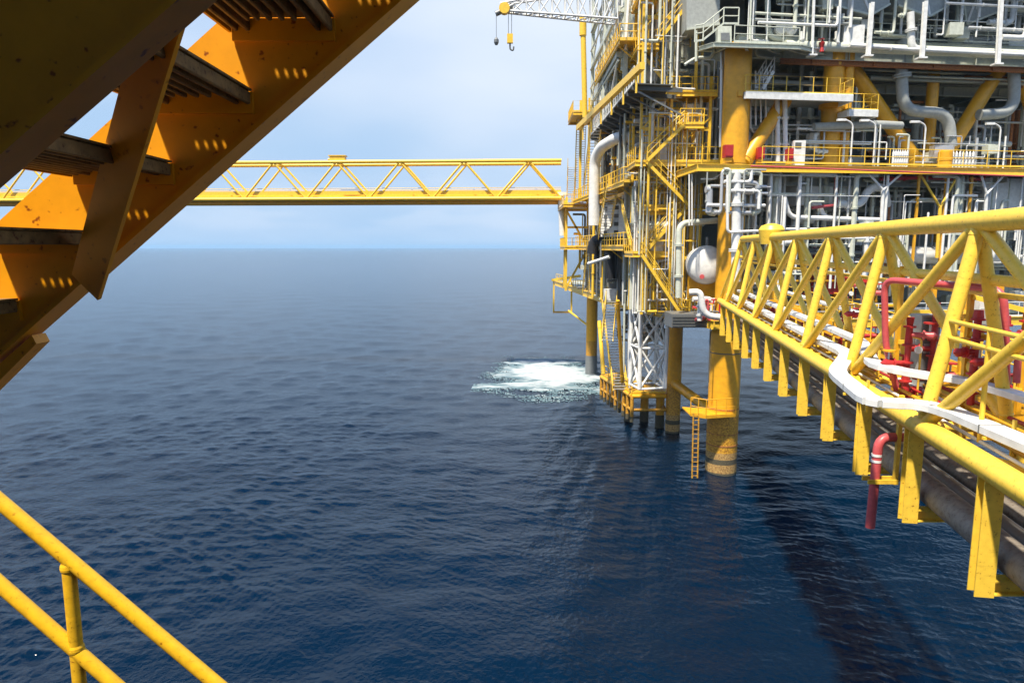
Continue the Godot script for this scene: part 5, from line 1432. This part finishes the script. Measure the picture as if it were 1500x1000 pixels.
	# white pipes looping under the middle deck
	pipe("loop_pipe", "white pipe with two bends low behind the bridge top chord", [Vector3(19.70, 20.41, -50.18), Vector3(20.13, 19.16, -50.24), Vector3(27.22, 19.00, -51.16)], 0.17, M.white, 0.6, 14, 0)
	pipe("loop_pipe", "white S-shaped pipe in the centre behind the bridge top chord", [Vector3(21.83, 20.16, -50.76), Vector3(22.47, 20.17, -50.84), Vector3(22.85, 19.18, -50.89), Vector3(24.68, 19.00, -51.13)], 0.2, M.white, 0.6, 14, 0)
	pipe("loop_pipe", "thick white goose-neck pipe left of the white Y-shaped strut", [Vector3(23.85, 20.18, -51.12), Vector3(25.84, 20.10, -51.38), Vector3(26.29, 21.29, -51.44), Vector3(27.52, 21.50, -51.60), Vector3(28.43, 20.17, -52.62)], 0.3, M.white, 0.8, 16, 1)
	pipe("loop_pipe", "thin white pipe running level under the middle deck edge", [Vector3(13.31, 21.76, -49.15), Vector3(14.25, 21.77, -49.27), Vector3(14.74, 22.15, -49.34), Vector3(25.26, 22.05, -50.70)], 0.06, M.white, 0.2, 8, 0)
	pipe("red_line", "pink-red pipe dropping under the middle deck", [Vector3(23.44, 22.38, -50.57), Vector3(23.61, 20.05, -50.59), Vector3(21.78, 19.84, -50.35)], 0.11, M.pink, 0.3, 12, 1)
	pipe("red_line", "red pipe slung level beneath the middle deck edge", [Vector3(27.04, 21.96, -51.24), Vector3(29.74, 22.09, -51.59), Vector3(35.27, 22.06, -52.31), Vector3(35.47, 22.37, -52.33), P(31, -0.7, 22.5)], 0.13, M.red, 0.3, 12, 2)
	pipe("red_line", "thin red-brown pipe along the yellow edge beam", [Vector3(16.63, 22.60, -48.73), Vector3(37.71, 22.18, -51.47)], 0.06, M.pink, -1, 8, 0)
	# Y-shaped struts
	for q in [["white Y-shaped strut under the middle deck centre", Vector3(27.17, 19.47, -50.75), Vector3(27.03, 21.13, -50.73), Vector3(25.65, 22.47, -50.55), Vector3(28.48, 22.37, -50.92), M.white], ["white Y-shaped strut under the middle deck at the far right", Vector3(35.52, 19.33, -51.84), Vector3(35.35, 20.92, -51.82), Vector3(34.76, 22.31, -51.74), Vector3(36.55, 22.23, -51.97), M.white], ["yellow V-shaped strut between the white struts", Vector3(31.89, 19.21, -51.57), Vector3(31.82, 19.91, -51.56), Vector3(29.96, 22.36, -51.31), Vector3(33.03, 22.30, -51.71), M.bridge]]:
		var s := thing("forked_strut", q[0], "strut", q[1])
		m = MB.new(); m.tube([q[1] + Vector3(0, -3.0, 0), q[2]], 0.13, 10); put(m, "stem", q[5], s)
		for k in [3, 4]:
			m = MB.new(); m.tube([q[2], q[k]], 0.09, 8); put(m, "arm", q[5], s)
	for q in [["slim yellow post left of the yellow V-shaped strut", Vector3(29.99, 22.17, -51.42)], ["slim yellow post right of the yellow V-shaped strut", Vector3(34.24, 22.03, -51.97)], ["slim orange-yellow post in line with the yellow V-shaped strut", Vector3(32.19, 22.01, -51.70)]]:
		var p: Vector3 = q[1]
		var s := thing("slim_post", q[0], "post", Vector3(p.x, 16.5, p.z))
		m = MB.new(); m.bar(Vector3(p.x, 14.0, p.z), p + Vector3(0, 0.2, 0), 0.16, 0.16, Vector3(1, 0, 0)); put(m, "shaft", M.yellow, s)
		m = MB.new(); m.box(p + Vector3(-0.2, 0.0, -0.15), p + Vector3(0.2, 0.06, 0.15)); put(m, "cap", M.yellow, s)
	# tanks and wall boxes under the middle deck
	for q in [["pale grey tank side left under the middle deck", Vector3(21.42, 20.16, -52.40), Vector3(24.35, 22.11, -52.79), 3.0], ["pale grey tank side in the middle under the middle deck", Vector3(25.02, 20.11, -53.27), Vector3(26.78, 22.08, -53.50), 3.0], ["large pale tank at the far right under the middle deck", Vector3(36.33, 19.82, -53.54), Vector3(41.90, 22.25, -54.27), 4.0]]:
		var p: Vector3 = q[1]
		var e: Vector3 = q[2]
		var tt := thing("wall_tank", q[0], "tank", p)
		m = MB.new(); m.prism([p, Vector3(e.x, p.y, e.z), e, Vector3(p.x, e.y, p.z)], Vector3(-0.2, 0, -q[3])); put(m, "shell", M.white, tt)
		for k in 4:
			var f := (k + 0.5) / 4.0
			var g := p.lerp(Vector3(e.x, p.y, e.z), f)
			m = MB.new(); m.bar(g + Vector3(0, 0.02, 0.03), Vector3(g.x, e.y - 0.02, g.z + 0.03), 0.08, 0.06, Vector3(0, 0, 1)); put(m, "rib", M.pale, tt)
	var hv: Vector3 = Vector3(28.46, 16.43, -52.92)
	var he: Vector3 = Vector3(38.53, 16.36, -54.23)
	t = thing("pressure_vessel", "long white horizontal vessel behind the bridge truss", "vessel", hv + Vector3(0, -0.7, 0))
	var hx := (he - hv).normalized()
	m = MB.new(); m.lathe(hv, hx, [[0, 0.68], [hv.distance_to(he), 0.68]], 28); put(m, "shell", M.white, t)
	m = MB.new(); m.dome(he, hx, 0.68, 0.3, 28); put(m, "dished_end", M.white, t)
	m = MB.new(); m.dome(hv, -hx, 0.68, 0.3, 28); put(m, "dished_end", M.white, t)
	for k in 2:
		var p := hv.lerp(he, 0.2 + 0.6 * k)
		m = MB.new(); m.box(p + Vector3(-0.3, -2.4, -0.5), p + Vector3(0.3, -0.6, 0.5)); put(m, "saddle", M.grey, t)
	clutter("piping_bundle", "white and grey piping under the middle deck, nearest the column", "piping", Vector3(1.2, 0.5, 14.0), Vector3(9, 5, 22.3), 34, 12, 4, 701, [M.white, M.pale, M.white, M.grey, M.steel], 0.05, 0.16)
	clutter("piping_bundle", "white and grey piping under the middle deck, around the Y-shaped strut", "piping", Vector3(9, 0.5, 14.0), Vector3(17, 6, 22.0), 26, 14, 4, 702, [M.white, M.pale, M.galv, M.rust, M.white], 0.05, 0.17)
	clutter("piping_bundle", "small bright piping around the yellow V-shaped strut", "piping", Vector3(17, 0.0, 16.0), Vector3(25, 5, 22.0), 40, 14, 6, 703, [M.white, M.white, M.pale, M.yellow, M.steel], 0.04, 0.12)
	clutter("piping_bundle", "grey piping under the middle deck at the right edge", "piping", Vector3(24, 1, 12.0), Vector3(33, 6, 21.0), 22, 16, 6, 704, [M.white, M.pale, M.galv, M.grey], 0.05, 0.18)
	clutter("piping_bundle", "low white piping behind the bridge truss posts", "piping", Vector3(2, 0.2, 11.8), Vector3(14, 5, 17.0), 26, 16, 8, 705, [M.white, M.grey, M.steel, M.yellow, M.red], 0.05, 0.16)
	clutter("piping_bundle", "low dark and white piping behind the red bridge valves", "piping", Vector3(14, 0.2, 11.8), Vector3(30, 5, 16.5), 28, 18, 14, 706, [M.white, M.grey, M.galv, M.steel, M.pale], 0.05, 0.18)

func boat_landing() -> void:
	# white lattice tower
	var t := thing("lattice_tower", "white cross-braced lattice tower below the lowest deck", "tower", Vector3(11.91, 4.91, -57.00))
	var a: Vector3 = Vector3(10.86, 5.03, -57.00)
	var b: Vector3 = Vector3(13.01, 5.15, -57.00)
	var a2: Vector3 = Vector3(10.80, 12.08, -57.00)
	var b2: Vector3 = Vector3(13.09, 11.90, -57.00)
	var back := Vector3(-0.4, 0, -2.2)
	lattice(t, [a, b, b + back, a + back], [a2, b2, b2 + back, a2 + back], 2, 0.19, 0.11, M.white)
	pipe("caisson_pipe", "white vertical pipe left of the white lattice tower", [Vector3(11.04, 3.90, -63.00), Vector3(10.91, 12.13, -63.00)], 0.17, M.white, -1, 12, 0)
	pipe("caisson_pipe", "thin white pipe further left of the white lattice tower", [Vector3(10.16, 5.77, -61.00), Vector3(10.08, 11.98, -61.00)], 0.1, M.pale, -1, 10, 0)
	flight("stair_flight", "long pale yellow stair flight down to the boat landing", Vector3(10.23, 3.53, -63.50), Vector3(9.67, 11.87, -69.00), 1.3, M.bridge, M.galv)
	flight("stair_flight", "second stair flight reaching down beside the pale yellow flight", Vector3(8.90, 8.31, -63.00), Vector3(9.65, 11.89, -66.00), 1.0, M.bridge, M.galv)
	# landing stage
	var q0: Vector3 = Vector3(9.48, 3.60, -71.17)
	var q1: Vector3 = Vector3(11.07, 3.60, -61.66)
	var q2: Vector3 = Vector3(14.16, 3.60, -61.66)
	var s := thing("boat_landing", "yellow boat landing stage with fender posts at the water", "landing stage", Vector3(q1.x, 0, q1.z))
	var m := MB.new(); m.prism([q0, q1, q2, q2 + Vector3(0.5, 0, -4), q0 + Vector3(3.4, 0, -1.5)], Vector3(0, 0.1, 0)); put(m, "grating", M.yellow, s)
	for e in [[q0, q1], [q1, q2], [q2, q2 + Vector3(0.5, 0, -4)]]:
		m = MB.new(); m.tube([e[0] + Vector3(0, -0.2, 0), e[1] + Vector3(0, -0.2, 0)], 0.2, 14); put(m, "top_tube", M.yellow, s)
		m = MB.new(); m.tube([e[0] + Vector3(0, -1.5, 0), e[1] + Vector3(0, -1.5, 0)], 0.14, 14); put(m, "lower_tube", M.old_yellow, s)
	for k in 9:
		var p := q0.lerp(q1, k / 8.0)
		m = MB.new(); m.tube([p + Vector3(0, -0.2, 0.1), Vector3(p.x, 1.5, p.z + 0.1)], 0.17, 10); put(m, "fender_post", M.old_yellow, s)
		m = MB.new(); m.tube([Vector3(p.x, 1.5, p.z + 0.1), Vector3(p.x, 1.0, p.z + 0.1)], 0.175, 10); put(m, "fender_foot", M.growth, s)
	for p in [Vector3(11.55, 1.07, -66.00), Vector3(14.13, 1.65, -63.60), Vector3(13.11, 1.07, -66.00)]:
		m = MB.new(); m.tube([Vector3(p.x, q1.y - 0.1, p.z), Vector3(p.x, 1.2, p.z)], 0.4, 16); put(m, "pile", M.yellow, s)
		m = MB.new(); m.tube([Vector3(p.x, 1.2, p.z), Vector3(p.x, -3, p.z)], 0.43, 16); put(m, "pile_foot", M.growth, s)
	railing("landing_railing", "yellow railing along the boat landing stage", [q0 + Vector3(0, 0.1, 0), q1 + Vector3(0, 0.1, 0), q2 + Vector3(0, 0.1, 0)], M.bridge, 1.1, 1.2, 0.04)
	brace("sloping yellow member up the outer side of the boat landing", Vector3(8.99, 4.64, -66.00), Vector3(8.75, 9.69, -68.00), 0.2, M.bridge)
	brace("sloping yellow member from landing stage to lowest deck", Vector3(9.89, 5.02, -60.00), Vector3(8.85, 12.59, -57.00), 0.16, M.yellow)
	clutter("piping_bundle", "grey and white pipes under the lowest deck behind the lattice tower", "piping", Vector3(-4.5, 15, 8.0), Vector3(0.5, 19, 11.2), 14, 8, 5, 801, [M.white, M.pale, M.steel, M.dark], 0.06, 0.16)
	clutter("caisson_bundle", "white caissons behind the lattice tower bracing", "piping", Vector3(-4.0, 16, 3.5), Vector3(-1.6, 19, 11.2), 5, 0, 0, 802, [M.white, M.pale, M.grey], 0.12, 0.25)
